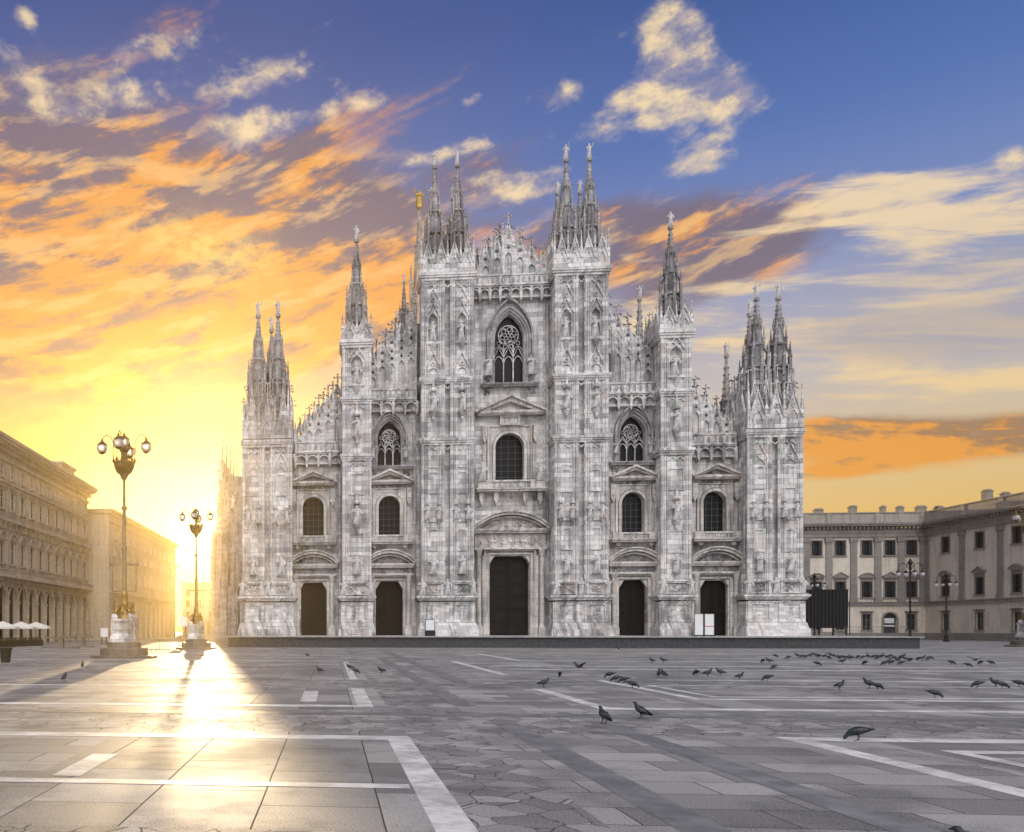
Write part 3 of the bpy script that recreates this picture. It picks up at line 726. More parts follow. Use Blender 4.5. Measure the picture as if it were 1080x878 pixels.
def crown(x0, x1, yf, zt, n, hb, o):      # ring of tall gables and small pinnacles round the foot of the spires
    b = MB(); W = x1-x0
    for k in range(n):
        xc = x0+W*(k+.5)/n; wd = W/n
        b.prism([(xc-wd*.46, zt), (xc+wd*.46, zt), (xc+wd*.46, zt+hb*.30), (xc, zt+hb), (xc-wd*.46, zt+hb*.30)], yf-.15, yf+.2)
        gablet(b, xc, zt+hb*.30, wd*.94, hb*.72, yf-.3, yf-.1, .12, 4)
        b.band(arc_point(xc, wd*.26, zt+hb*.20, zt+hb*.50, 5), .10, yf-.27, yf-.12)
        b.band(circle(xc, zt+hb*.62, wd*.10, 7), .07, yf-.25, yf-.12, True)
    for k in range(n+1): spikelet(b, x0+W*k/n, yf-.05, zt, hb*1.25, .20)
    D = 1.3-yf+.6; m_ = max(2, n-1)
    for sx, xx in ((-1, x0), (1, x1)):
        for k in range(m_):
            yc = yf+D*(k+.6)/m_; wd = D/m_; i = len(b.v)
            for dxx in (-.12, .12): b.v += [(xx+dxx, yc-wd*.42, zt), (xx+dxx, yc+wd*.42, zt), (xx+dxx, yc+wd*.42, zt+hb*.3), (xx+dxx, yc, zt+hb), (xx+dxx, yc-wd*.42, zt+hb*.3)]
            b.f += [(i+4, i+3, i+2, i+1, i), (i+5, i+6, i+7, i+8, i+9)] + [(i+q, i+(q+1) % 5, i+5+(q+1) % 5, i+5+q) for q in range(5)]
            spikelet(b, xx, yc+wd*.5, zt, hb*1.2, .18); finial(b, xx, yc, zt+hb-.05, hb*.3)
    return b.build('gable_ring', MARBLE, o)

LV_C = [(11.0, 'panel'), (14.6, 'pair'), (17.6, 'panel'), (20.6, 'panel'), (23.2, 'course'), (27.0, 'console'), (30.2, 'course'), (31.8, 'gable'), (35.2, 'niche'), (39.2, 'gable')]
LV_M = [(10.6, 'panel'), (14.2, 'console'), (17.6, 'panel'), (21.6, 'course'), (24.4, 'console'), (28.2, 'course'), (30.6, 'niche')]
LV_O = [(10.6, 'panel'), (14.4, 'pair'), (17.6, 'panel'), (20.6, 'gable')]
for s in (-1, 1):
    def span(a, b): return (a, b) if s > 0 else (-b, -a)
    x0, x1 = span(4.5, 10.4)
    o = buttress(x0, x1, -2.5, 42.2, 2, LV_C, None); crown(x0, x1, -2.5, 43.0, 4, 3.4, o)
    for xx in (x0+1.65, x1-1.65):
        spire(xx, -1.1, 43.0, 57.7, 1.22); spire(xx, 2.6, 43.0, 55.5, 1.1)
    bk = MB(); bk.box(x0+.2, x1-.2, 1.3, 4.2, 20, 43); bk.build('buttress_back', MARBLE, cath)
    x0, x1 = span(16.15, 19.45)
    o = buttress(x0, x1, -2.4, 34.8, 1, LV_M, None); crown(x0, x1, -2.4, 35.6, 2, 2.6, o)
    bk = MB(); bk.box(x0+.2, x1-.2, 1.2, 3, 18, 35.5); bk.build('buttress_back', MARBLE, cath)
    spire((x0+x1)/2, -.8, 35.2, 49.6, 1.25)
    x0, x1 = span(25.3, 31.15)
    o = buttress(x0, x1, -2.6, 23.4, 2, LV_O, None); crown(x0+.1, x1-.1, -2.6, 24.3, 3, 4.0, o); crown(x0+.5, x1-.5, -1.7, 25.4, 4, 4.6, o)
    b2 = MB(); b2.box(x0+.9, x1-.9, -1.4, 3.6, 24, 26.9, .4); b2.build('turret_base', MARBLE, cath)
    bk = MB(); bk.box(x0+.2, x1-.2, 1.2, 4.6, TZ, 24); bk.build('buttress_back', MARBLE, cath)
    for xx in (x0+1.75, x1-1.75): spire(xx, -1.0, 26.6, 41.0, 1.32)
    spire((x0+x1)/2 + .1, 3.2, 26.0, 40.8, 1.25)
    for k in range(3): pinnacle(s*31.3, 5+k*1.6, 20, 31-k, .5, stat=False)

# --- balustrades on their corbels and the gabled crests behind them
def balustrade(x0, x1, z, y=-.85):
    b = MB(); n = round((x1-x0)/1.25); wd = (x1-x0)/n
    b.box(x0, x1, y+.25, 0, z-1.5, z-1.3); b.box(x0, x1, y, .3, z-.32, z); b.box(x0, x1, y-.12, .3, z-.15, z-.02)
    for k in range(n+1):
        xx = x0+wd*k
        b.prism([(xx-.16, z-.32), (xx-.16, z-1.5), (xx, z-2.0), (xx+.16, z-1.5), (xx+.16, z-.32)], y+.02, -.02)
        if k < n:
            b.band(arc_seg(xx+wd/2, wd*.42, z-.82, wd*.28, 6), .16, y+.05, y+.35)
            b.box(xx+.16, xx+wd-.16, y+.55, -.02, z-1.28, z-.34)
    # pierced parapet
    m_ = n*2; w2 = (x1-x0)/m_
    b.box(x0, x1, y+.02, y+.24, z, z+.14); b.box(x0, x1, y-.03, y+.29, z+1.0, z+1.18)
    holes = [point_open(x0+w2*(k+.5), w2*.27, z+.16, z+.62, z+.86) for k in range(m_)]
    b.holed(rect(x0, x1, z+.14, z+1.0), holes, y+.06, y+.20)
    return b.build('balustrade', MARBLE_W, cath)
def crest(xs, tops, zb, wd, y=.6, m=None, rank=True):
    """row of steep openwork gables of different height, pinnacles between"""
    b = MB()
    for ui, (xc, zt) in enumerate(zip(xs, tops)):
        H = zt-zb; fin = min(1.3, H*.17); gh = wd*1.75; zg = max(zt-fin-gh, zb+.9); gh = zt-fin-zg; a = wd*.5
        for sx in ((-1, 1) if ui == len(xs)-1 else (-1,)):
            b.box(xc+sx*a-.13, xc+sx*a+.13, y-.2, y+.2, zb, zg+.45); spikelet(b, xc+sx*a, y, zg+.3, gh*.95, .19)
        gablet(b, xc, zg, wd, gh, y-.17, y+.17, .20, 5, False); finial(b, xc, y, zt-fin-.05, fin+.1)
        # pierced gable plate, then quatrefoil panels, then a blind lancet
        b.holed([(xc-a, zg), (xc+a, zg), (xc, zg+gh)], [circle(xc, zg+gh*.30, wd*.19, 9), circle(xc, zg+gh*.62, wd*.085, 6)], y-.07, y+.07)
        b.band(arc_point(xc, wd*.36, zg-.1, zg+gh*.56, 5), .10, y-.13, y+.1)
        zq = zg; lim = zb+(H*.42 if H > 4 else .6)
        while zq-wd*.82 > lim:
            r = wd*.17
            b.holed(rect(xc-a, xc+a, zq-wd*.82, zq), [[(xc+(r*1.75 if k % 2 == 0 else r*.75)*math.cos(k*PI/4), zq-wd*.42+(r*1.75 if k % 2 == 0 else r*.75)*math.sin(k*PI/4)) for k in range(8)]], y-.08, y+.08)
            b.band(circle(xc, zq-wd*.42, wd*.36, 12), .09, y-.13, y+.1, True)
            b.band([(xc-a, zq-wd*.9), (xc, zq-wd*.12), (xc+a, zq-wd*.9)], .09, y-.15, y+.1)
            zq -= wd*.82
        if zq-zb > .5:
            b.holed(rect(xc-a, xc+a, zb, zq), [point_open(xc, wd*.31, zb+.05, max(zb+.3, zq-.75), zq-.12)], y-.14, y+.02)
            b.box(xc-wd*.40, xc+wd*.40, y+.06, y+.16, zb, zq-.1)
            for k in (-1, 1): b.octa(xc+k*wd*.16, y-.1, zq-.2, .07, .06, .12)
    b.box(xs[0]-wd/2, xs[-1]+wd/2, y-.25, y+.25, zb-.5, zb)
    for xc, zt in zip(xs, tops):
        for q in (-.25, .25): spikelet(b, xc+q*wd, y+.3, zb+(zt-zb)*.38, (zt-zb)*.42, .10)
    if rank:
        n = len(xs); crest([(p+q)/2 for p, q in zip(xs, xs[1:])], [(p+q)/2+.25 for p, q in zip(tops, tops[1:])], zb, wd, y+1.7, MARBLE_D, False)
    return b.build('gable_crest', m or MARBLE_W, cath)
balustrade(-4.7, 4.7, 42.1)
crest([-4.0+1.32*k+.04 for k in range(7)], [47.0, 48.2, 49.3, 51.0, 49.3, 48.2, 47.0], 42.2, 1.26)
for s in (-1, 1):
    def span(a, b): return (a, b) if s > 0 else (-b, -a)
    balustrade(*span(10.75, 16.25), 29.15); balustrade(*span(19.55, 25.0), 23.1)
    xs = [11.3+1.13*k for k in range(5)]; crest([s*x for x in xs] if s > 0 else [-x for x in xs][::-1], [41.2, 40.0, 38.8, 37.6, 36.2] if s > 0 else [41.2, 40.0, 38.8, 37.6, 36.2][::-1], 29.3, 1.08)
    xs = [20.0+1.13*k for k in range(5)]; crest([s*x for x in xs] if s > 0 else [-x for x in xs][::-1], [32.6, 31.3, 30.2, 28.9, 27.6] if s > 0 else [32.6, 31.3, 30.2, 28.9, 27.6][::-1], 23.2, 1.08)
    # a second, higher screen over the outer bays closes the view to the aisle roofs
    xs = [19.9+1.13*k for k in range(4)]

# --- doors, portals, windows
def door(x, a, zt):
    b = MB(); b.box(x-a-.1, x+a+.1, .75, .95, TZ, zt+.2)
    rows = 6
    for c in (-1, 1):
        for k in range(rows):
            z0 = TZ+.25+(zt-TZ-.4)*k/rows; z1 = z0+(zt-TZ-.4)/rows-.22
            xa, xb = (x-a+.18, x-.14) if c < 0 else (x+.14, x+a-.18)
            b.holed(rect(xa, xb, z0, z1), [rect(xa+.12, xb-.12, z0+.12, z1-.12)], .66, .76); relief(b, xa+.15, xb-.15, z0+.15, z1-.15, .74, 5, .06, .08, .16)
    b.box(x-.05, x+.05, .62, .78, TZ, zt)
    o = b.build('door', BRONZE, cath)
    h = MB()
    for c in (-1, 1): h.tube([(x+c*.22, .60, TZ+1.1), (x+c*.22, .54, TZ+1.25), (x+c*.22, .60, TZ+1.4)], .03, 5)
    h.build('handle', IRON, o); return o
def portal(x, a, zdoor, zent, half, zped, hped, main=False):
    b = MB()
    # jambs and lintel
    b.band([(x-a-.22, TZ), (x-a-.22, zdoor+.25), (x+a+.22, zdoor+.25), (x+a+.22, TZ)], .40, -.32, .02)
    b.band([(x-a-.55, TZ), (x-a-.55, zdoor+.6), (x+a+.55, zdoor+.6), (x+a+.55, TZ)], .28, -.46, -.02)
    for s in (-1, 1):
        px_ = x+s*(half-.75)
        b.box(px_-.42, px_+.42, -.95, 0, TZ, TZ+1.0); b.box(px_-.36, px_+.36, -.30, -.01, TZ+1, zent)
        b.lathe(px_, -.55, [(.36, TZ+1), (.36, TZ+1.15), (.28, TZ+1.25), (.25, zent-.8), (.33, zent-.72), (.27, zent-.62), (.42, zent-.12), (.42, zent)], 10)
        b.lathe(x+s*(a+.75), -.4, [(.16, TZ), (.15, zdoor)], 8)
        b.prism([(x+s*(a-.02), zdoor-.9), (x+s*(a-.02), zdoor), (x+s*(a-.55), zdoor)], -.2, .3)
    b.box(x-half+.1, x+half-.1, -.75, -.02, zent, zent+.22)
    course(b, x-half+.25, x+half-.25, -.70, 0, zped-.5, .5, .28)
    # segmental pediment
    arc = arc_seg(x, half-.05, zped, hped)
    b.band(arc, .30, -1.15, .05); b.band([(p, q+.2) for p, q in arc_seg(x, half+.1, zped, hped+.05)], .16, -1.32, .03); b.band(arc_seg(x, half-.5, zped, hped-.35), .16, -.8, .02)
    o = b.build('portal', TRIM, cath)
    r = MB()
    r.prism([(x-half+.3, zped-.0)] + arc_seg(x, half-.35, zped, hped-.22)[1:-1] + [(x+half-.3, zped-.0)], -.30, -.03)
    relief(r, x-half*.72, x+half*.72, zped+.05, zped+hped*.62, -.35, 26, .22, .1, .24)
    r.box(x-half+.3, x+half-.3, -.42, -.03, zent+.24, zped-.52)
    relief(r, x-half+.5, x+half-.5, zent+.26, zped-.54, -.45, 40, .2, .1, .2 if zped-zent < 2 else .26)
    r.build('relief', MARBLE_D if not main else TRIM, o); return o
def round_window(x, a, z0, zt, fr, zped, hp, halfp, plaque=False):
    g = MB(); g.prism(arch_open(x, a+.15, z0-.1, zt+.15), .70, .78)
    o = g.build('window', GLASS, cath)
    k = MB()
    for q in range(1, 4): k.box(x-a+2*a*q/4-.03, x-a+2*a*q/4+.03, .60, .69, z0, zt)
    z = z0+.6
    while z < zt-.3: k.box(x-a, x+a, .62, .68, z-.025, z+.025); z += .72
    k.build('grille', LEAD, o)
    f = MB()
    f.band([(x-a-.18, z0)] + arc_round(x, a+.18, zt-a, 14) + [(x+a+.18, z0)], .32, -.30, .05)
    f.holed(rect(x-fr, x+fr, z0, zt+.8), [arch_open(x, a+.42, z0+.001, zt+.42)], -.18, .01)
    f.band([(x-fr, z0), (x-fr, zt+.85), (x+fr, zt+.85), (x+fr, z0)], .24, -.32, .01)
    for s in (-1, 1):
        f.prism([(x+s*(fr+.45)-.26, zt+.9), (x+s*(fr+.45)-.26, zt-.6), (x+s*(fr+.45), zt-1.2), (x+s*(fr+.45)+.26, zt-.6), (x+s*(fr+.45)+.26, zt+.9)], -.6, 0)
        relief(f, x+s*(fr+.45)-.25, x+s*(fr+.45)+.25, zt-.9, zt+.7, -.6, 7, .14, .08, .15)
        f.box(x+s*(fr+.42)-.22, x+s*(fr+.42)+.22, -.16, 0, z0, zt-1.1)
    f.build('window_frame', TRIM, o)
    p = MB()
    course(p, x-halfp+.3, x+halfp-.3, -.7, 0, zped-.35, .35, .3)
    p.holed([(x-halfp, zped), (x+halfp, zped), (x, zped+hp)], [[(x-halfp*.66, zped+.16), (x+halfp*.66, zped+.16), (x, zped+hp*.70)]], -.92, 0)
    p.band([(x-halfp-.15, zped+.02), (x, zped+hp+.14), (x+halfp+.15, zped+.02)], .24, -1.2, .02)
    p.prism([(x-halfp*.7, zped+.1), (x+halfp*.7, zped+.1), (x, zped+hp*.75)], -.3, -.03)
    if plaque:
        p.box(x-1.0, x+1.0, -.42, -.03, zt+.95, zped-.37); p.holed(rect(x-1.15, x+1.15, zt+.9, zped-.36), [rect(x-.9, x+.9, zt+1.1, zped-.55)], -.6, -.4)
    else:
        relief(p, x-fr*.8, x+fr*.8, zt+.85, zped-.3, -.2, 26, .26, .1, .2)
        relief(p, x-halfp*.4, x+halfp*.4, zped+.15, zped+hp*.5, -.35, 10, .16, .1, .16)
    p.build('pediment', TRIM, o); return o
def balcony(x, half, z0, z1, bz):
    b = MB()
    b.box(x-half, x+half, -1.25, 0, z0, z0+.22); b.box(x-half-.1, x+half+.1, -1.38, 0, z0+.22, z0+.36)
    b.box(x-half+.1, x+half-.1, -1.2, -.85, z1-.2, z1)
    for s in (-1, 1): b.box(min(x+s*half*.55, x+s*(half-.1)), max(x+s*half*.55, x+s*(half-.1)), -1.18, -.85, z0+.36, z1-.2)
    n = 9
    for k in range(n):
        xx = x-half*.5+half*(k+.5)/n; b.lathe(xx, -1.02, [(.06, z0+.36), (.09, z0+.5), (.05, z1-.3), (.07, z1-.2)], 6)
    for s in ((-1, -.5, .5, 1) if bz else (-.8, .8)):
        xx = x+s*half*.85; d = bz or .5
        b.prism([(xx-.25, z0), (xx-.25, z0-d*.55), (xx, z0-d), (xx+.25, z0-d*.55), (xx+.25, z0)], -.9, 0)
    return b.build('balcony', TRIM, cath)
def gothic_window(x, a, z0, zs, zt, oa, oz, rz_, rr):
    g = MB(); g.prism(point_open(x, a+.12, z0-.1, zs, zt+.12), .78, .86)
    o = g.build('window', GLASS, cath)
    k = MB(); y0, y1 = .52, .72; lz = z0+(zs-z0)*.52; w3 = 2*a/3
    for q in (1, 2): k.box(x-a+w3*q-.06, x-a+w3*q+.06, y0, y1, z0, rz_-rr)
    for q in range(3):
        xc = x-a+w3*(q+.5)
        k.band(arc_point(xc, w3*.42, lz, lz+w3*.62, 5), .08, y0, y1)
        k.band([(xc-w3/2, lz+w3*.5), (xc, lz+w3*1.55), (xc+w3/2, lz+w3*.5)], .085, y0-.06, y1)
        k.band(arc_point(xc, w3*.42, rz_-rr-.75, rz_-rr-.15, 5), .07, y0, y1)
        k.band(circle(xc, lz+w3*2.0, w3*.2, 8), .05, y0, y1, True)
    k.band(circle(x, rz_, rr, 20), .10, y0, y1, True)
    for q in range(6):
        aa = q*PI/3; k.band([(x+rr*f*math.cos(aa+f*1.3), rz_+rr*f*math.sin(aa+f*1.3)) for f in (.18, .4, .65, .85, 1.0)], .07, y0, y1)
        k.band(circle(x+rr*.62*math.cos(aa+.35), rz_+rr*.62*math.sin(aa+.35), rr*.22, 8), .045, y0, y1, True)
    k.band(circle(x, rz_, rr*.2, 8), .06, y0, y1, True)
    k.build('tracery', MARBLE_W, o)
    f = MB()
    for i, (e, yy, wd) in enumerate(((.14, -.10, .22), (.38, -.26, .26), (.62, -.40, .20))):
        f.band([(x-a-e, z0)] + arc_point(x, a+e, zs, zt+e*1.15, 10) + [(x+a+e, z0)], wd, yy, .06)
    f.band([(x-oa, z0+(zs-z0)*.55)] + arc_point(x, oa, zs, oz, 10) + [(x+oa, z0+(zs-z0)*.55)], .22, -.58, .02)
    for s in (-1, 1):
        f.lathe(x+s*(oa-.05), -.35, [(.08, z0+.4), (.22, z0+.9), (.22, z0+1.0)], 6); f.lathe(x+s*(oa-.05), -.35, [(.24, zs-.3), (.26, zs-.1), (.05, zs+.6)], 6)
    course(f, x-oa-.55, x+oa+.55, -.6, 0, z0-.42, .42, .22)
    for s in (-1, 1): relief(f, x+s*oa-.5, x+s*oa+.5, z0-1.3, z0-.5, -.05, 9, .2, .1, .2)
    fo = f.build('window_frame', MARBLE_D, o)
    for s in (-1, 1): statue(o, x+s*(oa-.05), -.4, z0+1.05, (zs-z0)*.42)
    return o
door(0, 2.3, 10.6); portal(0, 2.3, 10.6, 11.3, 4.35, 13.7, 1.75, True)
balcony(0, 3.9, 18.0, 19.3, 1.6); round_window(0, 1.62, 19.3, 24.9, 2.45, 27.3, 1.7, 3.9, True)
gothic_window(0, 1.66, 30.7, 36.0, 38.9, 2.55, 40.6, 36.6, 1.15)
for s in (-1, 1):
    o = statue(cath, s*3.3, -.95, 19.35, 2.1)
    for xb in (BX1, BX2):
        door(s*xb, 1.6, 7.65); portal(s*xb, 1.6, 7.65, 8.35, 2.95, 9.75, 1.35)
        balcony(s*xb, 2.65, 12.0, 13.1, 0); round_window(s*xb, 1.24, 13.1, 17.8, 1.85, 19.45, 1.15, 2.6)
    gothic_window(s*BX1, 1.38, 21.3, 24.6, 26.7, 2.0, 27.9, 25.0, .8)
# pilaster strips and block courses that frame the flat wall
ps = MB()
for s in (-1, 1):
    for xa, zt in ((4.35, ZC-1.9), (10.95, Z1-1.9), (16.0, Z1-1.9), (19.7, Z2-1.9), (24.8, Z2-1.9)):
        for q, r in ((0, .18), (.34, .11)):
            xx = s*(xa-q if xa in (4.35, 16.0, 24.8) else xa+q); hex_shaft(ps, xx, -.05, TZ, zt, r)
for (xa, xb, z) in ((-4.6, 4.6, 17.0), (-4.6, 4.6, 26.6), (10.7, 16.3, 11.35), (10.7, 16.3, 20.0), (19.5, 25.1, 11.35)):
    ps.box(xa, xb, -.10, .02, z, z+.18)
    if xa > 0: ps.box(-xb, -xa, -.10, .02, z, z+.18)
ps.build('wall_shafts', MARBLE_W, cath)
#@@CATH_END

# ------------------------------------------------------------------ generic house fronts (built along local x, front faces local -y)
def window_proto(parent, a, z0, zt, kind, trim, shutters=False, arch=False, y=.0):
    """one window with its surround; returns the part, origin at the middle of its sill line"""
    f = MB(); h = zt-z0
    f.band([(-a-.12, 0), (-a-.12, h+.12), (a+.12, h+.12), (a+.12, 0)], .24, -.12, .25)
    f.box(-a-.35, a+.35, -.28, .22, -.22, -.01)
    if kind == 'hood':
        f.box(-a-.45, a+.45, -.38, 0, h+.45, h+.62); f.box(-a-.3, a+.3, -.2, 0, h+.26, h+.44)
    if kind == 'segment':
        f.box(-a-.45, a+.45, -.38, 0, h+.75, h+.93); f.box(-a-.2, a+.2, -.1, .0, h+.25, h+.74)
        f.prism([(-a-.45, h+.935)]+arc_seg(0, a+.42, h+.96, .62, 8)+[(a+.45, h+.935)], -.30, 0); f.band(arc_seg(0, a+.5, h+.96, .72, 8), .16, -.46, 0)
    if kind == 'triangle':
        f.box(-a-.45, a+.45, -.38, 0, h+.75, h+.93); f.box(-a-.2, a+.2, -.1, .0, h+.25, h+.74)
        f.prism([(-a-.45, h+.935), (a+.45, h+.935), (0, h+1.75)], -.30, 0); f.band([(-a-.6, h+.98), (0, h+1.85), (a+.6, h+.98)], .16, -.46, 0)
    if kind == 'arched':
        f.band(arc_seg(0, a+.55, h+.35, .95, 8), .22, -.34, 0); f.box(-a-.7, a+.7, -.26, 0, h+.20, h+.36)
        for s in (-1, 1): f.box(s*(a+.42)-.13, s*(a+.42)+.13, -.2, .0, 0, h+.2)
        f.octa(0, -.1, h+.7, .3, .2, .25)
    o = f.build('window', trim, parent)
    p = MB(); p.box(-a, a, .22, .28, 0, h); p.build('pane', PANE, o)
    k = MB(); k.box(-.04, .04, .14, .21, 0, h); k.box(-a, a, .15, .205, h*.62-.03, h*.62+.03); k.band([(-a+.03, 0), (-a+.03, h-.03), (a-.03, h-.03), (a-.03, 0)], .07, .13, .21)
    k.build('sash', SHUTTER if shutters else trim, o)
    if shutters:
        for s in (-1, 1):
            q = MB(); xa, xb = sorted((s*a*.48, s*(a+.02))); q.holed(rect(xa, xb, .02, h-.02), [rect(xa+.07, xb-.07, .1, h*.47), rect(xa+.07, xb-.07, h*.53, h-.1)], -.02, .06)
            n = int(h/.13)
            for i in range(n): q.box(xa+.05, xb-.05, .0, .05, .06+i*(h-.12)/n, .13+i*(h-.12)/n)
            q.build('shutter', SHUTTER, o)
    return o
def put_window(proto, x, z, first):
    if first: proto.location = (x, 0, z); return proto
    c = copy_obj(proto, proto.parent, (x, 0, z))
    for ch in list(proto.children): copy_obj(ch, c)
    return c

# --- long palace on the right: two wings meeting in a corner
def palace(name, loc, rz, length, centres, pil, label, doors=(), n_end=0):
    root = empty(name, loc, label, 'palace', 'wings of the palace right of the cathedral', rz)
    w_ = MB(); holes = []
    for i, x in enumerate(centres):
        holes += [rect(x-.95, x+.95, 16.6, 19.5), rect(x-.95, x+.95, 8.3, 11.4)]
        if x in doors: holes.append(arch_open(x, 1.25, .02, 5.2))
        else: holes.append(rect(x-.8, x+.8, 1.9, 5.0))
    w_.grid(rect(0, length, 0, 20.2), holes, 0, .6)
    w_.box(0, length, .62, 14, 0, 20.2)
    w_.build('wall', STUCCO, root)
    s_ = MB(); s_.box(0, length, -.22, -.01, 0, 1.3); s_.box(0, length, -.30, -.01, 6.7, 7.25); s_.box(0, length, -.42, -.01, 7.25, 7.45)
    s_.build('string_course', PALSTONE, root)
    c = MB(); c.box(0, length, -.35, .6, 20.2, 20.9); c.box(0, length, -.45, .6, 20.9, 21.9); c.box(0, length, -1.3, .6, 22.25, 22.55); c.box(0, length, -1.45, .6, 22.55, 22.85)
    k = .3
    while k < length-.3: c.box(k, k+.3, -1.0, -.45, 21.75, 22.24); k += .75
    c.build('cornice', PALSTONE, root)
    a = MB(); a.box(0, length, -.2, 14, 22.87, 23.1); a.box(0, length, .0, 14, 23.1, 24.9); a.box(0, length, -.18, 14, 24.9, 25.1)
    for x in pil: a.box(x-.5, x+.5, -.12, .01, 23.1, 24.9)
    a.build('attic', PALTOP, root)
    for i, x in enumerate(pil):
        p = MB(); p.box(x-.72, x+.72, -.36, -.01, 7.46, 8.3); p.box(x-.6, x+.6, -.26, -.012, 8.3, 19.1); p.box(x-.66, x+.66, -.32, -.011, 19.1, 19.3); p.box(x-.78, x+.78, -.42, -.011, 19.3, 20.1)
        for j in range(4): p.octa(x-.5+j*.33, -.4, 19.65, .15, .1, .25)
        p.build('pilaster', PALSTONE, root)
    pr = window_proto(root, .95, 16.6, 19.5, 'flat', PALSTONE, True); p2 = window_proto(root, .95, 8.3, 11.4, 'segment', PALSTONE, True); p3 = window_proto(root, .95, 8.3, 11.4, 'triangle', PALSTONE, True); p4 = window_proto(root, .8, 1.9, 5.0, 'hood', PALSTONE)
    used = set()
    for i, x in enumerate(centres):
        put_window(pr, x, 16.6, i == 0)
        q = p2 if i % 2 == 0 else p3; put_window(q, x, 8.3, q.name not in used); used.add(q.name)
        if x not in doors: put_window(p4, x, 1.9, 'g' not in used); used.add('g')
        else:
            d = MB(); d.prism(arch_open(x, 1.3, 0, 5.3), .35, .5); d.box(x-.04, x+.04, .28, .36, 0, 4); do = d.build('door', SHUTTER, root)
            e = MB(); e.box(x-.9, x+.9, .2, .27, 3.2, 4.2); e.box(x-1.0, x+1.0, .18, .27, 2.55, 2.85); e.build('notice', WHITE, do)
            e = MB(); e.band([(x-1.4, 0)]+arc_round(x, 1.4, 3.95)+[(x+1.4, 0)], .3, -.15, .05); e.build('door_surround', PALSTONE, root)
    return root
pb = 75.0
Lx = 44.0
cw = [at(px, 600, pb).x-Lx for px in (861, 886, 914, 938.5, 961)]
cw = [cw[0]-12.0, cw[0]-6.0]+cw
pl_ = [at(px, 600, pb).x-Lx for px in (850, 874, 900, 925.5, 950, 973)]
p_back = palace('palace_wing', (Lx, pb, 0), 0, at(975.5, 600, pb).x-Lx, cw, pl_, 'ochre palace wing facing the square beside the cathedral with shuttered windows and an arched door', doors=(cw[5],))
WX = at(975.5, 600, pb).x
cs = [pb-atx(px, 600, WX).y for px in (997.6, 1033.5, 1073)]
pp = [pb-atx(px, 600, WX).y for px in (978.5, 1015.3, 1055.8)]
d_ = cs[2]-cs[1]
cs += [cs[2]+d_*k for k in range(1, 5)]; pp += [pp[2]+d_*k for k in range(1, 5)]
p_side = palace('palace_wing', (WX, pb-.02, 0), R(-90), pp[-1]+3, cs, pp, 'ochre palace wing at the right edge running towards the viewer with broad pilasters')
def chimney(x, z, h, par, wd=.6):
    b = MB(); b.box(x-wd, x+wd, 1.2, 2.2, z, z+h); b.box(x-wd-.12, x+wd+.12, 1.1, 2.3, z+h, z+h+.15); b.box(x-wd+.15, x+wd-.15, 1.3, 2.1, z+h+.15, z+h+.4); b.build('chimney', PALSTONE, par)
for px, h, wd in ((863, .7, .7), (899, 1.2, .6), (931, 1.1, .35), (949, 1.0, .5), (971, 1.0, .8)): chimney(at(px, 540, pb+1.7).x-Lx, 25.1, h, p_back, wd)
for px, h, wd in ((990, .5, .6), (1041, 1.7, .7), (1060, .6, .5)): chimney(pb-atx(px, 540, WX+1.7).y, 25.1, h, p_side, wd)

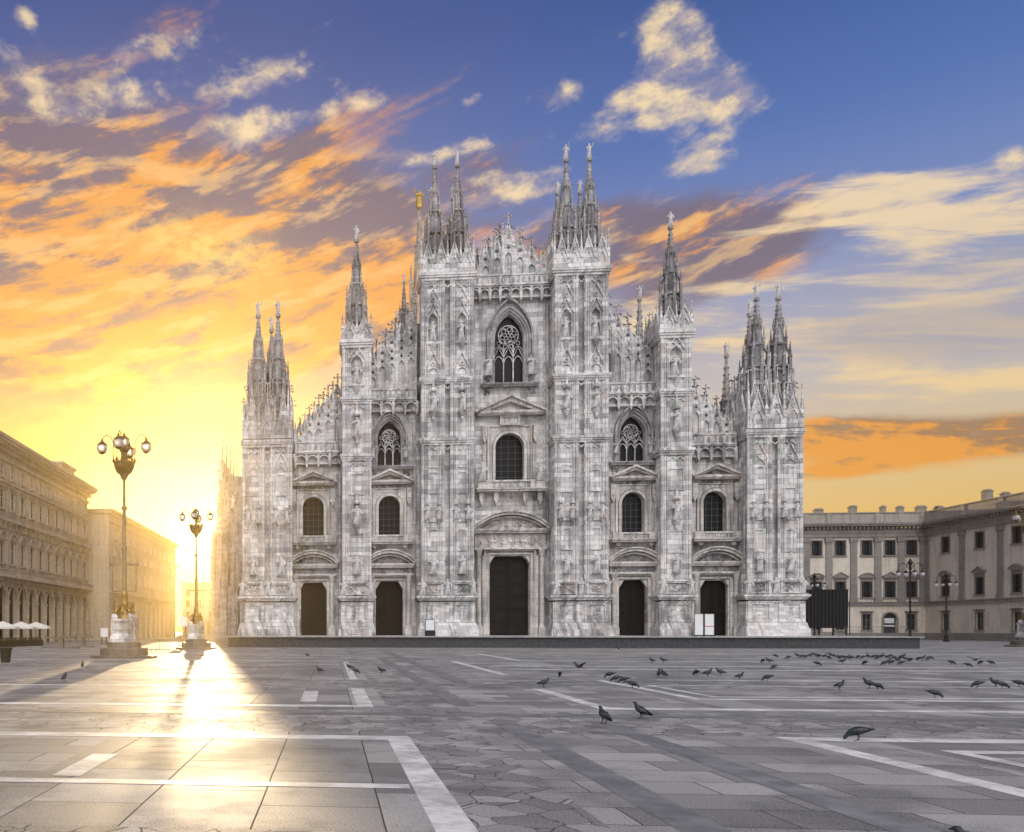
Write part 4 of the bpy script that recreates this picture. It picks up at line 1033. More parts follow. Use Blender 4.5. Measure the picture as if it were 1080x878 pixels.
# --- arcaded buildings on the left
def arcade(loc, length, bay, label):
    root = empty('arcade_building', loc, label, 'building', None, R(90))
    n = int(length/bay); xs = [bay*(k+.5) for k in range(n)]
    w_ = MB(); holes = []
    for x in xs: holes += [point_open(x, 1.45, .02, 5.9, 7.9), rect(x-.80, x+.80, 11.0, 14.0), rect(x-.76, x+.76, 18.4, 20.9), rect(x-.55, x+.55, 22.7, 24.3)]
    w_.grid(rect(0, length, 0, 26), holes, 0, .5); w_.build('wall', ARC, root)
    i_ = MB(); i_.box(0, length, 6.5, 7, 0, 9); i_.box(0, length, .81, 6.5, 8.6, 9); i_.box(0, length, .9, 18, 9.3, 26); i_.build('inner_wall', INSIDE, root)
    for k in range(n+1):
        x = bay*k; b = MB(); b.box(max(0, x-.42), min(length, x+.42), -.22, -.01, 0, 1.1); b.lathe(min(max(x, .4), length-.4), -.06, [(.30, 1.1), (.26, 1.3), (.24, 5.4), (.30, 5.55), (.40, 5.95)], 10); b.build('column', ARC, root)
    t = MB()
    for x in xs: t.band(arc_point(x, 1.60, 5.9, 8.10, 7), .22, -.14, .0)
    t.box(0, length, -.5, -.01, 8.55, 8.85); t.box(0, length, -1.15, -.01, 9.0, 9.25); t.box(0, length, -1.1, -.85, 9.25, 9.4); t.box(0, length, -1.12, -.82, 9.95, 10.1)
    x = .2
    while x < length: t.lathe(x, -.97, [(.06, 9.4), (.1, 9.55), (.05, 9.95)], 5); x += .42
    for k in range(n*2+1): t.prism([(k*bay/2-.15, 8.86), (k*bay/2-.15, 8.99), (k*bay/2+.15, 8.99), (k*bay/2+.15, 8.86)], -.95, -.01)
    t.box(0, length, -.3, -.01, 16.3, 16.6); t.box(0, length, -.9, -.01, 16.6, 16.8); t.box(0, length, -.85, -.65, 17.3, 17.42)
    x = .2
    while x < length: t.box(x-.05, x+.05, -.8, -.7, 16.8, 17.3); x += .4
    for k in range(n*2+1): t.prism([(k*bay/2-.18, 15.7), (k*bay/2-.18, 16.59), (k*bay/2+.18, 16.59), (k*bay/2+.18, 16.2)], -.7, -.01)
    t.box(0, length, -.3, -.01, 21.9, 22.2); t.box(0, length, -.35, -.01, 24.9, 25.3)
    t.build('balcony', ARC, root)
    c = MB(); c.box(0, length+.4, -.6, 1, 26, 26.5); c.box(0, length+.8, -1.5, 1, 26.9, 27.3); c.box(0, length+.9, -1.7, 1, 27.3, 27.7); c.box(0, length, .4, 18, 27.7, 28.6)
    x = .3
    while x < length: c.box(x, x+.35, -1.3, -.3, 26.5, 26.89); x += .95
    c.build('cornice', ARC, root)
    pa = window_proto(root, .80, 11, 14, 'arched', ARC); pb_ = window_proto(root, .76, 18.4, 20.9, 'hood', ARC); pc = window_proto(root, .55, 22.7, 24.3, 'flat', ARC)
    for i, x in enumerate(xs): put_window(pa, x, 11, i == 0); put_window(pb_, x, 18.4, i == 0); put_window(pc, x, 22.7, i == 0)
    for k in range(n+1):
        pz = MB(); x = min(max(bay*k, .35), length-.35); pz.box(x-.3, x+.3, -.16, -.012, 10.4, 15.6); pz.box(x-.28, x+.28, -.14, -.012, 17.5, 21.85); pz.build('pilaster', ARC, root)
    return root
AY = -12.0
ab = arcade((-65, AY, 0), 60.8, 3.8, 'ornate arcaded stone building at the left edge with balconies and a deep cornice')
tw = MB(); tw.box(60.9-9, 60.9-1.5, 2, 9, 28.6, 30.6); tw.box(60.9-9.3, 60.9-1.2, 1.7, 9.3, 30.6, 31); tw.build('roof_pavilion', ARC, ab)

def block(name, loc, rz, length, depth, h, rows, pitch, label, mat, ground=None, a=.6):
    root = empty(name, loc, label, 'building', None, rz)
    n = int(length/pitch); off = (length-n*pitch)/2; xs = [off+pitch*(k+.5) for k in range(n)]
    w_ = MB(); holes = []
    for x in xs:
        for z0, zt in rows: holes.append(rect(x-a, x+a, z0, zt))
        if ground: holes.append(arch_open(x, ground[0], .02, ground[1]) if ground[2] else rect(x-ground[0], x+ground[0], .02, ground[1]))
    w_.grid(rect(0, length, 0, h), holes, 0, .5); w_.box(0, length, .9 if not ground else 3, depth, 0, h-.02); w_.box(0, .5, .5, 3, 0, h-.03); w_.build('wall', mat, root)
    c = MB(); c.box(-.3, length+.3, -.6, depth, h, h+.5); c.box(-.5, length+.5, -.9, depth, h+.5, h+.8); c.box(0, length, -.25, -.01, h-1.5, h-1.2)
    if ground: c.box(0, length, -.3, -.01, ground[1]+.8, ground[1]+1.2)
    c.build('cornice', mat, root)
    for i, (z0, zt) in enumerate(rows):
        pw = window_proto(root, a, z0, zt, 'flat', mat)
        for j, x in enumerate(xs): put_window(pw, x, z0, j == 0)
    return root
bb = block('stone_building', (-61.5, 50.5, 0), R(90), 66, 22, 23.4, [(11.5, 14), (16, 17.6), (19, 20.6)], 5.2, 'plain tall stone building with ground floor arches next to the ornate arcade', ARC2, (1.4, 8.0, True))
sw = MB()
for z in (11.5, 16.2, 20): sw.band(rect(-3.0, -1.6, z, z+2.2), .2, 0, .1, True)
bc = block('corner_building', (-73, 118, 0), R(90), 60, 20, 22.5, [(7, 9.4), (11, 13.2), (15, 17.2), (18.8, 20.4)], 4.6, 'hazy building farther down the street behind the plain stone one', ARC2, (1.5, 5, False))
f1 = block('street_building', (-74, 196, 0), 0, 21, 20, 18.0, [(6, 8.4), (10, 12.4), (14, 16.4)], 4.2, 'pale building closing the far end of the street at left', ARC2, (1.5, 4.6, False), .7)
f2 = block('street_building', (-53, 170, 0), 0, 19, 20, 15.5, [(5.6, 8), (9.2, 11.6)], 3.8, 'low building closing the far end of the street beside the cathedral', ARC2, (1.5, 4.2, False), .7)
hb = empty('billboard', (at(238.5, 600, 171).x, 171, 16.3), 'blank white billboard on the roof of the low far building beside the cathedral', 'billboard')
b = MB(); b.box(-2.6, 2.6, -.1, .1, 1.0, 6.4); b.build('panel', WHITE, hb)
b = MB()
for x in (-2, 0, 2): b.box(x-.1, x+.1, .12, .3, 0, 6); b.tube([(x, .2, 3.4), (x, 2.6, .0)], .07, 4)
b.build('frame', IRON, hb)

# ------------------------------------------------------------------ street furniture
def candelabra():
    root = empty('street_lamp', (0, 0, 0), 'x', 'street lamp', 'ornate candelabra street lamps')
    b = MB()
    b.lathe(0, 0, [(2.15, 0), (2.15, .14), (2.05, .18)], 8, PI/8); b.lathe(0, 0, [(1.55, .18), (1.55, .60), (1.5, .66)], 16); b.lathe(0, 0, [(1.12, .66), (1.10, .98), (1.05, 1.02)], 12)
    b.build('base', GRANITE, root)
    b = MB()
    b.box(-.82, .82, -.82, .82, 1.02, 1.2); b.box(-.74, .74, -.74, .74, 1.2, 1.55, .06); b.box(-.66, .66, -.66, .66, 1.55, 2.35); b.box(-.72, .72, -.72, .72, 1.82, 1.95); b.box(-.76, .76, -.76, .76, 2.35, 2.5)
    for s in (-1, 1):
        for q in (-1, 1): b.lathe(s*.5, q*.5, [(.2, 2.5), (.24, 2.62), (.16, 2.8), (.04, 2.85)], 8); b.lathe(s*.6, q*.6, [(.14, 1.55), (.14, 2.35)], 8)
    b.build('pedestal', MARBLE_W, root)
    b = MB(); b.lathe(0, 0, [(.5, 2.5), (.42, 2.8), (.25, 3.1), (.34, 3.4), (.22, 3.8), (.26, 4.1), (.18, 4.3)], 12)
    for k in range(8):
        a = k*PI/4; c, s_ = math.cos(a), math.sin(a)
        b.tube([(.3*c, .3*s_, 2.7), (.62*c, .62*s_, 3.0), (.55*c, .55*s_, 3.45), (.3*c, .3*s_, 3.6)], [.07, .1, .07, .03], 5); b.octa(.5*c, .5*s_, 3.1, .16, .16, .2)
    b.build('sculpture', BRASS, root)
    b = MB(); b.lathe(0, 0, [(.20, 4.3), (.17, 4.6), (.15, 6.9), (.2, 6.95), (.2, 7.1), (.14, 7.2), (.12, 9.5), (.2, 9.55), (.2, 9.75), (.10, 9.8), (.09, 11.4), (.22, 11.6), (.30, 11.8)], 10); b.build('pole', LAMPM, root)
    b = MB(); b.tube([(-.85, 0, 6.0), (.85, 0, 6.0)], .05, 6)
    for s in (-1, 1): b.octa(s*.9, 0, 6.0, .1); b.tube([(s*.78, 0, 6.0), (s*.78, 0, 4.3)], .025, 5); b.tube([(s*.78, 0, 4.3), (0, 0, 4.3)], .02, 5)
    b.build('banner_bar', LAMPM, root)
    b = MB(); b.lathe(0, 0, [(.16, 11.7), (.5, 11.95), (.66, 12.3), (.70, 12.6), (.6, 12.65), (.3, 12.5), (.12, 12.6), (.12, 13.2), (.3, 13.3), (.34, 13.45), (.1, 13.5)], 14)
    for k in range(12): a = k*PI/6; b.octa(.7*math.cos(a), .7*math.sin(a), 12.7, .1, .1, .16)
    for k in range(4):
        a = k*PI/2; c, s_ = math.cos(a), math.sin(a)
        pts = [(r*c, r*s_, z) for r, z in ((.62, 12.5), (.74, 13.2), (.70, 13.8), (.86, 14.25), (1.15, 14.4), (1.38, 14.25), (1.45, 14.0))]
        b.tube(pts, .035, 5); b.tube([(r*c, r*s_, z) for r, z in ((.3, 12.7), (.55, 13.1), (.45, 13.5), (.25, 13.4))], .03, 5)
    b.build('lamp_head', BRASS, root)
    pos = [(1.45, 0), (-1.45, 0), (0, -1.45), (0, 1.45), (0, 0)]
    lan = None
    for k, (x, y) in enumerate(pos):
        z = 13.15 if k < 4 else 13.5
        if lan is None:
            b = MB(); b.lathe(0, 0, [(.12, .0), (.22, .08), (.24, .12)], 8); b.lathe(0, 0, [(.32, .58), (.34, .64), (.24, .70), (.14, .80), (.06, .86), (.09, .92), (.02, 1.02)], 8)
            for q in range(8): a = q*PI/4; b.tube([(.23*math.cos(a), .23*math.sin(a), .1), (.365*math.cos(a), .365*math.sin(a), .38), (.30*math.cos(a), .30*math.sin(a), .6)], .012, 4)
            lan = b.build('lantern', BRASS, root); lan.location = (x, y, z)
            b = MB(); b.lathe(0, 0, [(.16, .08), (.29, .20), (.345, .36), (.33, .50), (.24, .62)], 12); b.build('globe', GLOBE, lan, True)
        else:
            c = copy_obj(lan, root, (x, y, z))
            for ch in list(lan.children): copy_obj(ch, c)
    return root
BRASS = plain('gilded_brass', (.20, .13, .045), .4, .7, .3)
LAMPM = plain('painted_lamp_post', (.13, .115, .085), .5, .2, .2)
lamp = candelabra(); lamp.location = gnd(131, 694); lamp.scale = (1.09, 1.09, 1.09); lamp['label'] = 'tallest golden street lamp on a stepped plinth beside the left buildings'
l2 = copy_tree(lamp); l2.scale = (1, 1, 1); l2.location = gnd(207, 684.5); l2['label'] = 'street lamp on a marble pedestal glowing in sun haze just left of the cathedral'
l3 = copy_tree(lamp); l3.location = gnd(1086, 682.5); l3['label'] = 'street lamp with dark base at the right edge in front of the palace wing'
l3.rotation_euler.z = .1

def post_lamp():
    root = empty('globe_lamp', (0, 0, 0), 'x', 'street lamp', 'dark globe lamps before the palace')
    b = MB(); b.lathe(0, 0, [(.42, 0), (.42, .25), (.3, .35), (.26, 1.1), (.16, 1.3), (.13, 1.6), (.10, 5.5), (.15, 5.55), (.15, 5.7), (.09, 5.8), (.075, 9.2), (.16, 9.4), (.10, 9.7), (.16, 10.6), (.34, 10.75), (.2, 10.95), (.05, 11.3)], 10); b.build('pole', IRON, root)
    b = MB(); pos = [(1.5, 0), (-1.5, 0), (0, -.8), (0, .8)]
    for x, y in pos:
        r = math.hypot(x, y); c, s_ = x/r, y/r
        b.tube([(f*r*c, f*r*s_, z) for f, z in ((0, 9.6), (.25, 10.4), (.6, 10.75), (.9, 10.5), (1, 9.95), (1, 9.55))], .045, 5)
        b.lathe(x, y, [(.1, 9.75), (.28, 9.5), (.24, 9.44)], 8)
    b.build('arms', IRON, root); g_ = None
    for x, y in pos:
        if g_ is None: q = MB(); q.lathe(0, 0, [(.05, -.3), (.2, -.22), (.27, 0), (.24, .16)], 10); g_ = q.build('globe', GLOBE, root, True); g_.location = (x, y, 9.27)
        else: copy_obj(g_, root, (x, y, 9.27))
    return root
pl1 = post_lamp(); v = at(960, 600, 17); pl1.location = (v.x, 17, 0); pl1['label'] = 'dark lamp post with white globes at the end of the terrace, before the palace'
pl2 = copy_tree(pl1); v = at(998, 600, 45); pl2.location = (v.x, 45, 0); pl2['label'] = 'dark globe lamp post standing in front of the corner of the palace wings'
pl3 = copy_tree(pl1); v = at(859, 600, 46); pl3.location = (v.x, 46, 0); pl3['label'] = 'globe lamp rising behind the black covered stage box'

# black covered stage box at the right end of the terrace
v0, v1 = at(850, 650, 9).x, at(894.5, 650, 9).x
st = empty('stage_box', ((v0+v1)/2, 9, TZ), 'large black cloth covered box standing on the terrace right of the cathedral', 'stage box')
hw = (v1-v0)/2
b = MB(); b.box(-hw, hw, 0, 3.5, .9, 5.6); b.box(-hw-.04, hw+.04, -.05, 3.55, 5.6, 5.68)
x = -hw+.2
while x < hw: b.lathe(x, -.01, [(.09, .9), (.09, 5.55)], 6); x += .42
b.build('cover', BLACK, st)
b = MB()
for x in (-hw+.1, -hw/3, hw/3, hw-.1): b.box(x-.08, x+.08, .1, .26, 0, .9)
b.box(-hw, hw, .12, .24, .35, .43); b.build('frame', IRON, st)
b = MB(); b.tube([(hw+.3, .2, 0), (hw+.3, .2, 4.2)], .06, 6); b.build('pole', IRON, st)

# signs and boards
def board(name, px, py, Y, z, wd, h, label, foot=True, face=WHITE, rows=3):
    v = at(px, py, Y); o = empty(name, (v.x, Y, z), label, 'sign')
    pz0 = .12 if foot else h-1.15
    b = MB(); b.box(-wd/2, wd/2, -.05, .05, pz0, h); b.build('panel', face, o)
    b = MB()
    if foot: b.box(-wd/2, wd/2, -.25, .25, 0, .1); b.band(rect(-wd/2, wd/2, .12, h), .05, -.07, -.04, True)
    else: b.box(-wd/2+.1, -wd/2+.2, -.03, .03, 0, pz0); b.box(wd/2-.2, wd/2-.1, -.03, .03, 0, pz0); b.box(-wd/2, wd/2, -.3, .3, 0, .08)
    b.build('stand', IRON, o); return o
s1 = board('sign_board', 737, 660, -4, TZ, .92, 2.45, 'taller narrow white sign board standing left before the rightmost door')
s2 = board('sign_board', 748, 660, -4, TZ, 1.0, 2.45, 'white sign board with a pink line standing right before the rightmost door')
b = MB(); b.box(-.48, .48, -.075, -.055, 1.05, 1.13); b.build('stripe', plain('pink_print', (.55, .12, .2), .5, 0, .1), s2)
v = at(453.5, 660, -4); s3 = empty('sign_board', (v.x, -4, TZ), 'white notice board on a dark box left of the main door', 'sign')
b = MB(); b.box(-.5, .5, -.08, .08, .62, 1.85); b.build('panel', WHITE, s3); b = MB(); b.box(-.55, .55, -.3, .3, 0, .6); b.band(rect(-.51, .51, .62, 1.87), .07, -.10, .10, True); b.box(-.42, -.34, .10, .14, .6, 1.8); b.box(.34, .42, .08, .14, .6, 1.8); b.build('stand', IRON, s3)
p_ = gnd(110, 680); s4 = board('sign_board', 110, 680, p_.y, 0, .95, 2.35-.2, 'white information panel left of the tallest lamp pedestal', False)
p_ = gnd(193, 681.5); s5 = board('sign_board', 193, 681, p_.y, 0, 1.0, 3.5, 'white street sign in the sun glare between the two left lamps', False)

# parasols, tables, planters in front of the arcade
def parasol():
    r = empty('parasol', (0, 0, 0), 'x', 'parasol', 'cream parasols before the arcade')
    b = MB(); n = 8; b.v = [(0, 0, 2.95)]
    for rr, z in ((.8, 2.62), (1.75, 2.28), (1.75, 2.06)):
        for k in range(n): a = PI/8+k*PI/4; b.v.append((rr*math.cos(a)*1.08, rr*math.sin(a)*1.08, z))
    b.f = [(0, 1+k, 1+(k+1) % n) for k in range(n)]
    for q in (0, 1): b.f += [(1+q*n+k, 1+(q+1)*n+k, 1+(q+1)*n+(k+1) % n, 1+q*n+(k+1) % n) for k in range(n)]
    b.build('canopy', CANVAS, r)
    b = MB(); b.lathe(0, 0, [(.035, .1), (.03, 3.05)], 8); b.octa(0, 0, 3.08, .05)
    for k in range(8): a = PI/8+k*PI/4; b.tube([(0, 0, 2.1), (1.0*math.cos(a), 1.0*math.sin(a), 2.5)], .012, 4)
    b.build('pole', IRON, r)
    b = MB(); b.box(-.35, .35, -.35, .35, 0, .1); b.build('base', GRANITE, r); return r
par = parasol()
for i, (px, Y, lb) in enumerate(((3, -7, 'cream parasol nearest the left edge before the arcade'), (22, -3, 'middle one of three cream parasols before the arcade'), (38, 1, 'cream parasol farthest from the left edge before the arcade'))):
    o = par if i == 0 else copy_tree(par); v = at(px, 660, Y); o.location = (v.x, Y, 0); o['label'] = lb
def planter():
    r = empty('planter', (0, 0, 0), 'x', 'planter', 'dark planters of the cafe terrace')
    b = MB(); b.box(-1.3, 1.3, -.28, .28, 0, .7, -.03); b.box(-1.38, 1.38, -.36, .36, .7, .78); b.build('trough', IRON, r)
    b = MB()
    for k in range(160):
        x = random.uniform(-1.25, 1.25); y = random.uniform(-.25, .25); z = random.uniform(.78, 1.15); b.octa(x, y, z, random.uniform(.05, .1), .06, random.uniform(.04, .09))
    b.build('foliage', plain('box_leaves', (.035, .05, .018), .7, 0, .5), r); return r
pla = planter()
for i, (px, Y, lb) in enumerate(((4, -9.5, 'dark planter with clipped leaves under the first parasol'), (17, -6, 'dark planter with clipped leaves under the middle parasol'), (34, -2, 'dark planter with clipped leaves under the last parasol'))):
    o = pla if i == 0 else copy_tree(pla); v = at(px, 676, Y); o.location = (v.x, Y, 0); o.rotation_euler.z = R(60); o.scale = (1.1, 1, .9); o['label'] = lb
def counter():
    r = empty('stone_counter', (0, 0, 0), 'x', 'stone counter', 'stone counters on thick posts')
    b = MB(); b.box(-1.6, 1.6, -.4, .4, 1.05, 1.22); b.build('slab', GRANITE, r); b = MB(); b.box(-.35, .35, -.3, .3, .12, 1.04, .06); b.build('post', GRANITE, r); b = MB(); b.box(-1.9, 1.9, -.7, .7, 0, .12); b.build('foot', GRANITE, r); return r
ct = counter(); ct.location = gnd(64, 684); ct['label'] = 'wide stone counter on a thick post between the parasols and the lamp'
c2_ = copy_tree(ct); c2_.location = gnd(88, 683); c2_.scale = (.6, .9, 1); c2_['label'] = 'narrow stone counter on a thick post left of the white information panel'
r = empty('litter_bin', gnd(6, 699), 'dark tapered litter bin standing at the left edge of the square', 'bin')
b = MB(); b.lathe(0, 0, [(.26, 0), (.28, .05), (.36, .78)], 12); b.build('body', IRON, r); b = MB(); b.lathe(0, 0, [(.40, .78), (.42, .84), (.40, .9), (.30, .9), (.28, .80)], 12); b.build('rim', IRON, r)

# crowd barriers
def barrier():
    r = empty('crowd_barrier', (0, 0, 0), 'x', 'barrier', 'metal crowd barriers')
    b = MB(); b.tube([(-1.1, 0, .15), (-1.1, 0, 1.05), (1.1, 0, 1.05), (1.1, 0, .15), (-1.1, 0, .15)], .025, 5)
    for k in range(1, 14): x = -1.1+2.2*k/14; b.tube([(x, 0, .15), (x, 0, 1.05)], .010, 4)
    b.build('frame', STEEL, r)
    for s in (-1, 1): b = MB(); b.tube([(s*.8, -.3, .02), (s*.8, 0, .16), (s*.8, .3, .02)], .025, 5); b.build('foot', STEEL, r)
    return r
STEEL = plain('galvanised_steel', (.16, .16, .16), .4, .7, .2)
br = barrier(); first = True
for px, Y, z, rz, lb in ((902, -2, TZ, 0, 'crowd barrier right behind the corner of the black stage box'), (924, -2, TZ, .05, 'middle crowd barrier at the right end of the terrace'), (946, -2, TZ, -.04, 'crowd barrier nearest the right end of the terrace'),
                         (285, -4.6, TZ, 0, 'crowd barrier before the left corner tower plinth'), (304, -4.6, TZ, .05, 'crowd barrier between the left corner tower and the leftmost door'), (378, -4.6, TZ, .02, 'crowd barrier before the plinth between the two left doors'),
                         (156, -25, 0, .3, 'sunlit crowd barrier beside the tallest lamp'), (168, -26, 0, -.2, 'sunlit crowd barrier midway between the two left lamps'), (181, -25, 0, .1, 'sunlit crowd barrier nearest the second lamp')):
    o = br if first else copy_tree(br); first = False; v = at(px, 660, Y); o.location = (v.x, Y, z); o.rotation_euler.z = rz; o['label'] = lb

# ------------------------------------------------------------------ pigeons
def pig_mat():
    m, t, b = material('pigeon_plumage', .55, 0, .4)
    o = objco(t); x, y, z = t.sep(o)
    n = t.noise(o, 9, 4)
    wing = t.mul(t.ss(t.m('ABSOLUTE', y), .045, .06), t.ss(z, .13, .16))
    c = t.mix(t.ss(n, .35, .65), (.012, .013, .016), (.032, .035, .040))
    bars = t.m('GREATER_THAN', t.m('SINE', t.mul(x, 70.0)), .55)
    c = t.mix(t.mul(t.mul(wing, bars), .6), t.mix(t.mul(wing, .55), c, (.075, .08, .09)), (.018, .018, .02))
    neck = t.mul(t.ss(x, .06, .10), t.ss(z, .27, .20)); c = t.mix(t.mul(neck, .7), c, (.02, .05, .04))
    leg = t.mul(t.ss(z, .075, .06), t.m('LESS_THAN', x, .06)); c = t.mix(leg, c, (.14, .04, .03)); t.put(b.inputs['Base Color'], c)
    return m
PIGEON = pig_mat()
def pigeon_mesh(pose):
    b = MB()
    # spine: (x, z, half width, half height) tail to beak
    if pose == 'stand': sp = [(-.20, .115, .030, .008), (-.15, .125, .040, .016), (-.10, .145, .056, .042), (-.04, .158, .070, .062), (.03, .170, .072, .068), (.085, .195, .055, .055), (.11, .235, .034, .036), (.122, .265, .028, .028), (.135, .283, .030, .028), (.155, .286, .024, .022), (.172, .281, .008, .008), (.190, .274, .003, .004)]
    elif pose == 'peck': sp = [(-.20, .185, .030, .008), (-.15, .180, .040, .016), (-.10, .172, .056, .042), (-.04, .160, .070, .062), (.03, .145, .072, .066), (.085, .120, .055, .055), (.125, .090, .034, .036), (.145, .065, .028, .028), (.160, .048, .030, .028), (.170, .030, .022, .024), (.176, .014, .008, .008), (.180, .002, .003, .004)]
    elif pose == 'fly': sp = [(-.20, .05, .060, .006), (-.15, .05, .045, .014), (-.10, .05, .050, .036), (-.04, .05, .064, .055), (.03, .055, .064, .058), (.085, .065, .048, .048), (.12, .08, .032, .034), (.14, .088, .030, .030), (.16, .09, .026, .024), (.178, .086, .008, .008), (.195, .08, .003, .004)]
    else: sp = [(-.19, .075, .030, .008), (-.14, .095, .040, .016), (-.09, .120, .056, .042), (-.04, .15, .070, .062), (.02, .18, .072, .068), (.06, .215, .055, .055), (.08, .255, .034, .036), (.088, .283, .028, .028), (.10, .300, .030, .028), (.12, .303, .024, .022), (.138, .298, .008, .008), (.155, .29, .003, .004)]
    n = 10; pts = [Vector((p[0], 0, p[1])) for p in sp]; i = len(b.v)
    for k, p in enumerate(sp):
        a = pts[max(k-1, 0)]; c = pts[min(k+1, len(pts)-1)]; t = (c-a).normalized(); nz = Vector((-t.z, 0, t.x))
        for j in range(n): an = 2*PI*j/n; q = pts[k]+Vector((0, 1, 0))*p[2]*math.cos(an)+nz*p[3]*math.sin(an); b.v.append(tuple(q))
    for k in range(len(sp)-1):
        for j in range(n): b.f.append((i+k*n+j, i+k*n+(j+1) % n, i+(k+1)*n+(j+1) % n, i+(k+1)*n+j))
    b.f += [tuple(i+j for j in range(n-1, -1, -1)), tuple(i+(len(sp)-1)*n+j for j in range(n))]
    if pose != 'fly':
        dz = sp[3][1]-.158
        for s in (-1, 1):     # folded wing lying on the flank, then legs
            zz = sp[4][1]; zt_ = sp[0][1]
            b.quadbox([(.06, s*.060, zz-.03), (-.10, s*.062, (zz+zt_)/2-.03), (-.21, s*.018, zt_+.0), (-.05, s*.064, zz-.02), (.05, s*.055, zz+.03), (-.08, s*.058, (zz+zt_)/2+.03), (-.215, s*.012, zt_+.012), (-.03, s*.050, zz+.045)])
            b.tube([(0.0, s*.028, .11), (-.012+s*.012, s*.030, .055), (.004+s*.012, s*.030, .008)], [.016, .007, .006], 5)
            for a in (-.5, 0, .5): b.tube([(.004+s*.012, s*.03, .007), (.042+s*.012, s*.03+a*.035, .004)], [.005, .003], 4)
    else:
        for s in (-1, 1):
            i = len(b.v); L = [(.07, .05, .07), (.09, .18, .16), (.04, .32, .22), (-.06, .36, .235), (-.06, .20, .15), (-.07, .05, .06)]
            b.v += [(x, s*y, z) for x, y, z in L]+[(x, s*y, z-.010) for x, y, z in L]
            f = [tuple(range(i, i+6)), tuple(range(i+11, i+5, -1))]+[(i+k, i+6+k, i+6+(k+1) % 6, i+(k+1) % 6) for k in range(6)]
            b.f += f
    return b.build('pigeon', PIGEON, None, True)
PM = {p: pigeon_mesh(p) for p in ('stand', 'peck', 'fly', 'up')}
PD = {p: o.data for p, o in PM.items()}
for o in PM.values(): bpy.data.objects.remove(o)
def pigeon(px, py, pose, heading, label=None, lift=0.0, grp='pigeons feeding on the square', sc_=1.0):
    o = bpy.data.objects.new('pigeon', PD[pose]); col.objects.link(o)
    p = gnd(px, py, 0); o.location = (p.x, p.y, .004+lift); k = 1.14*sc_*random.uniform(.94, 1.06); o.scale = (k, k, k)
    o.rotation_euler = (0, 0, R(heading)); tag(o, label, 'pigeon', grp); return o
pigeon(905, 781.5, 'peck', 180-25, 'dark pigeon with head down on the long white strip at right, largest in full view')
pigeon(1029, 921, 'up', 140, 'pigeon cut off by the bottom edge near the right corner')
pigeon(637, 764, 'up', 110, 'upright dark pigeon seen from behind, left of two in the middle of the square')
pigeon(676, 758.5, 'up', 150, 'upright dark pigeon turned left, right of two in the middle of the square')
pigeon(573.5, 725.5, 'stand', 5, 'pigeon walking right at the tip of the slanting white strip')
pigeon(590.5, 714.5, 'peck', 80, 'plump pigeon with head down above the slanting white strip')
pigeon(643, 715.5, 'peck', 150, 'round pigeon leading the line of four near the middle')
pigeon(649.5, 719.5, 'peck', 170, 'second pigeon in the line of four near the middle')
pigeon(658, 721, 'peck', 165, 'third pigeon in the line of four near the middle')
pigeon(667, 726, 'peck', -12, 'last and nearest pigeon in the line of four near the middle')
pigeon(611, 712, 'fly', 200, 'grey pigeon in flight low over the middle of the square', .30)
pigeon(652, 685.5, 'peck', 60, 'lone tiny pigeon in front of the terrace right of the main door')
pigeon(688, 699.5, 'stand', 150, 'left pigeon of the pair before the terrace facing left')
pigeon(699.5, 699.5, 'stand', 165, 'right pigeon of the pair before the terrace facing left')
pigeon(695, 714.5, 'up', 60, 'left of two pigeons standing upright side by side')
pigeon(700, 715, 'up', 110, 'right of two pigeons standing upright side by side')
pigeon(734, 713, 'peck', 100, 'small round pigeon at left of a loose row of three')
pigeon(746.6, 714, 'stand', 10, 'pigeon facing right in the middle of a loose row of three')
pigeon(760, 713, 'stand', 175, 'pigeon facing left at the right of a loose row of three')
pigeon(780, 717.5, 'stand', 10, 'lone pigeon right of the loose row of three')
pigeon(809.5, 718.5, 'peck', 175, 'pigeon with tail out crossing the paving right of the middle')
pigeon(816, 706.5, 'peck', 200, 'dark round pigeon alone below the left end of the far flock')
pigeon(804.5, 699.5, 'peck', 90, 'tiny pigeon at left beside a dark one below the flock'); pigeon(811.5, 700, 'stand', 170, 'tiny pigeon between two others left of the far flock')
pigeon(885.5, 728, 'stand', 15, 'pigeon standing with head raised to the right at right centre')
pigeon(917, 726.5, 'stand', 170, 'left pigeon of two overlapping ones at right centre'); pigeon(925.5, 728, 'peck', 5, 'right pigeon of two overlapping ones at right centre')
pigeon(986, 736.5, 'peck', -15, 'large grey pigeon bending to the right near the right edge')
pigeon(1031, 725.5, 'peck', 170, 'dark hunched pigeon left of a cluster at the right edge')
pigeon(1050, 725, 'stand', 175, 'pigeon facing left in the cluster at the right edge'); pigeon(1057, 726.5, 'peck', -20, 'biggest pigeon in the cluster at the right edge')
pigeon(1075, 725, 'peck', -10, 'pigeon touching the right edge of the view')
pigeon(1003.5, 701.5, 'peck', -5, 'small pigeon between the far flock and the flying one'); pigeon(1021, 704, 'peck', -20, 'dark pigeon below the one in flight at right')
pigeon(1029, 703.5, 'fly', 40, 'pigeon with raised wings landing at the right', .32); pigeon(1034, 701.5, 'peck', 90, 'tiny pigeon right below the landing one'); pigeon(1045, 701.5, 'peck', -5, 'small pigeon farthest right behind the cluster')
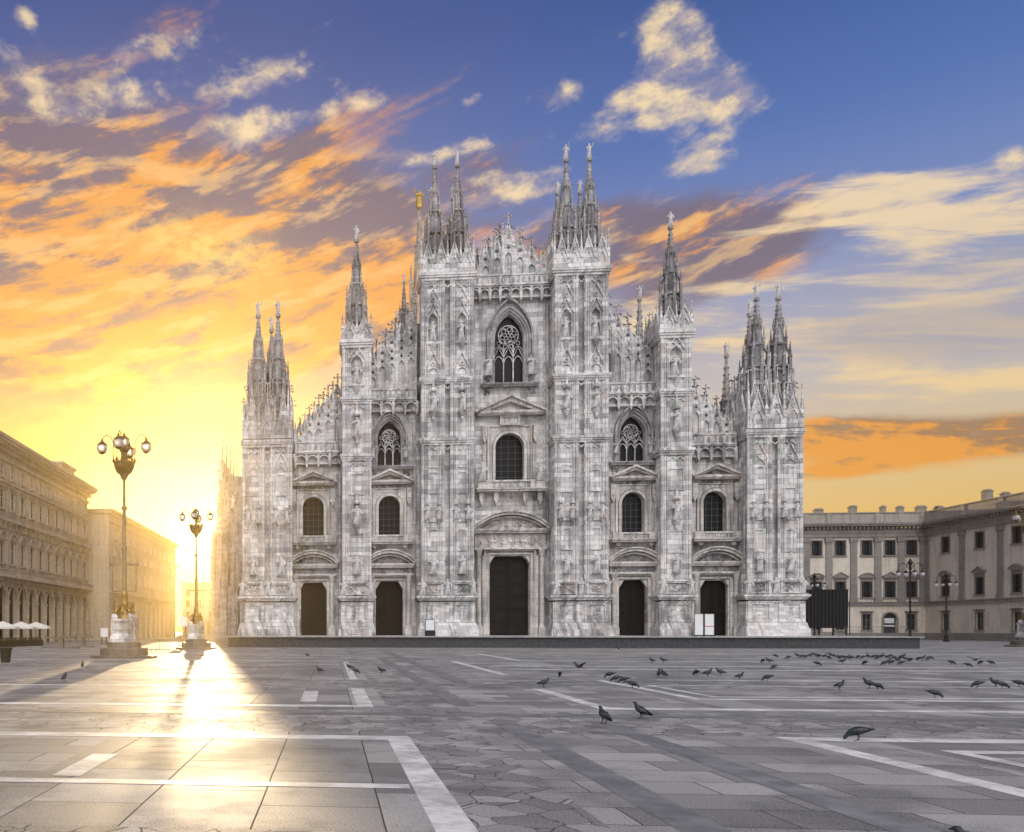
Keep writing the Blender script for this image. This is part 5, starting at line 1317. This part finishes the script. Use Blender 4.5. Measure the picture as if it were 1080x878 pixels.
pigeon(68, 719, 'up', 80, 'upright pigeon in the sunlight at far left, nearer of two'); pigeon(87, 705, 'up', 100, 'tiny pigeon in the sunlight before the tallest lamp')
pigeon(324, 693, 'peck', 20, 'tiny pigeon alone before the terrace at left'); pigeon(337, 710.5, 'stand', 150, 'pigeon facing left beside the broken white strip')
pigeon(369, 707.5, 'stand', 160, 'left pigeon of two close together on the broken white strip'); pigeon(375, 711, 'peck', 10, 'right pigeon of two close together on the broken white strip'); pigeon(402.5, 711, 'stand', 160, 'lone pigeon facing left right of the broken white strip')
fl = [(818, 694), (831.6, 695.5), (841, 693.8), (846, 694.3), (850, 694.8), (855, 693.5), (862, 702.8), (863.5, 694), (869, 694.6), (874, 695.8), (879, 694), (885, 696.5), (889, 695.2), (894.5, 696), (898.5, 695.8), (905, 695), (910, 695.3), (915.5, 694.8), (921, 694.6), (924, 694.2), (930, 694.4), (935, 695), (942.5, 695.8), (946.5, 699), (949, 696.5), (950.5, 701.8), (955.5, 698), (960, 698.7), (968.5, 697.2), (972.5, 697), (979, 697.2), (981.5, 696), (888.5, 700.6), (912, 701.8), (933, 702), (937, 700.5), (941, 700.8), (860, 693), (876, 693.2), (926, 696.2), (939, 694), (952, 695)]
for i, (px, py) in enumerate(fl):
    pigeon(px, py, ('peck', 'peck', 'stand')[i % 3], random.choice((0, 180, 165, -10, 20, 190, 90)), 'small dark pigeon feeding in the crowded far flock right of the terrace centre', 0, 'far flock of pigeons before the terrace')

# ------------------------------------------------------------------ haze of the low sun
def volume(name, density):
    m = bpy.data.materials.new(name); m.use_nodes = True; nt = m.node_tree; nt.nodes.clear()
    o = nt.nodes.new('ShaderNodeOutputMaterial'); v = nt.nodes.new('ShaderNodeVolumePrincipled')
    v.inputs['Color'].default_value = (1.0, .77, .36, 1); v.inputs['Density'].default_value = density; v.inputs['Anisotropy'].default_value = HAZE_G
    nt.links.new(v.outputs[0], o.inputs['Volume']); return m
b = MB(); b.box(-520, 520, -220, 500, -1.0, 112)
tag(b.build('haze', volume('warm_haze', HAZE_D)), kind='stuff')
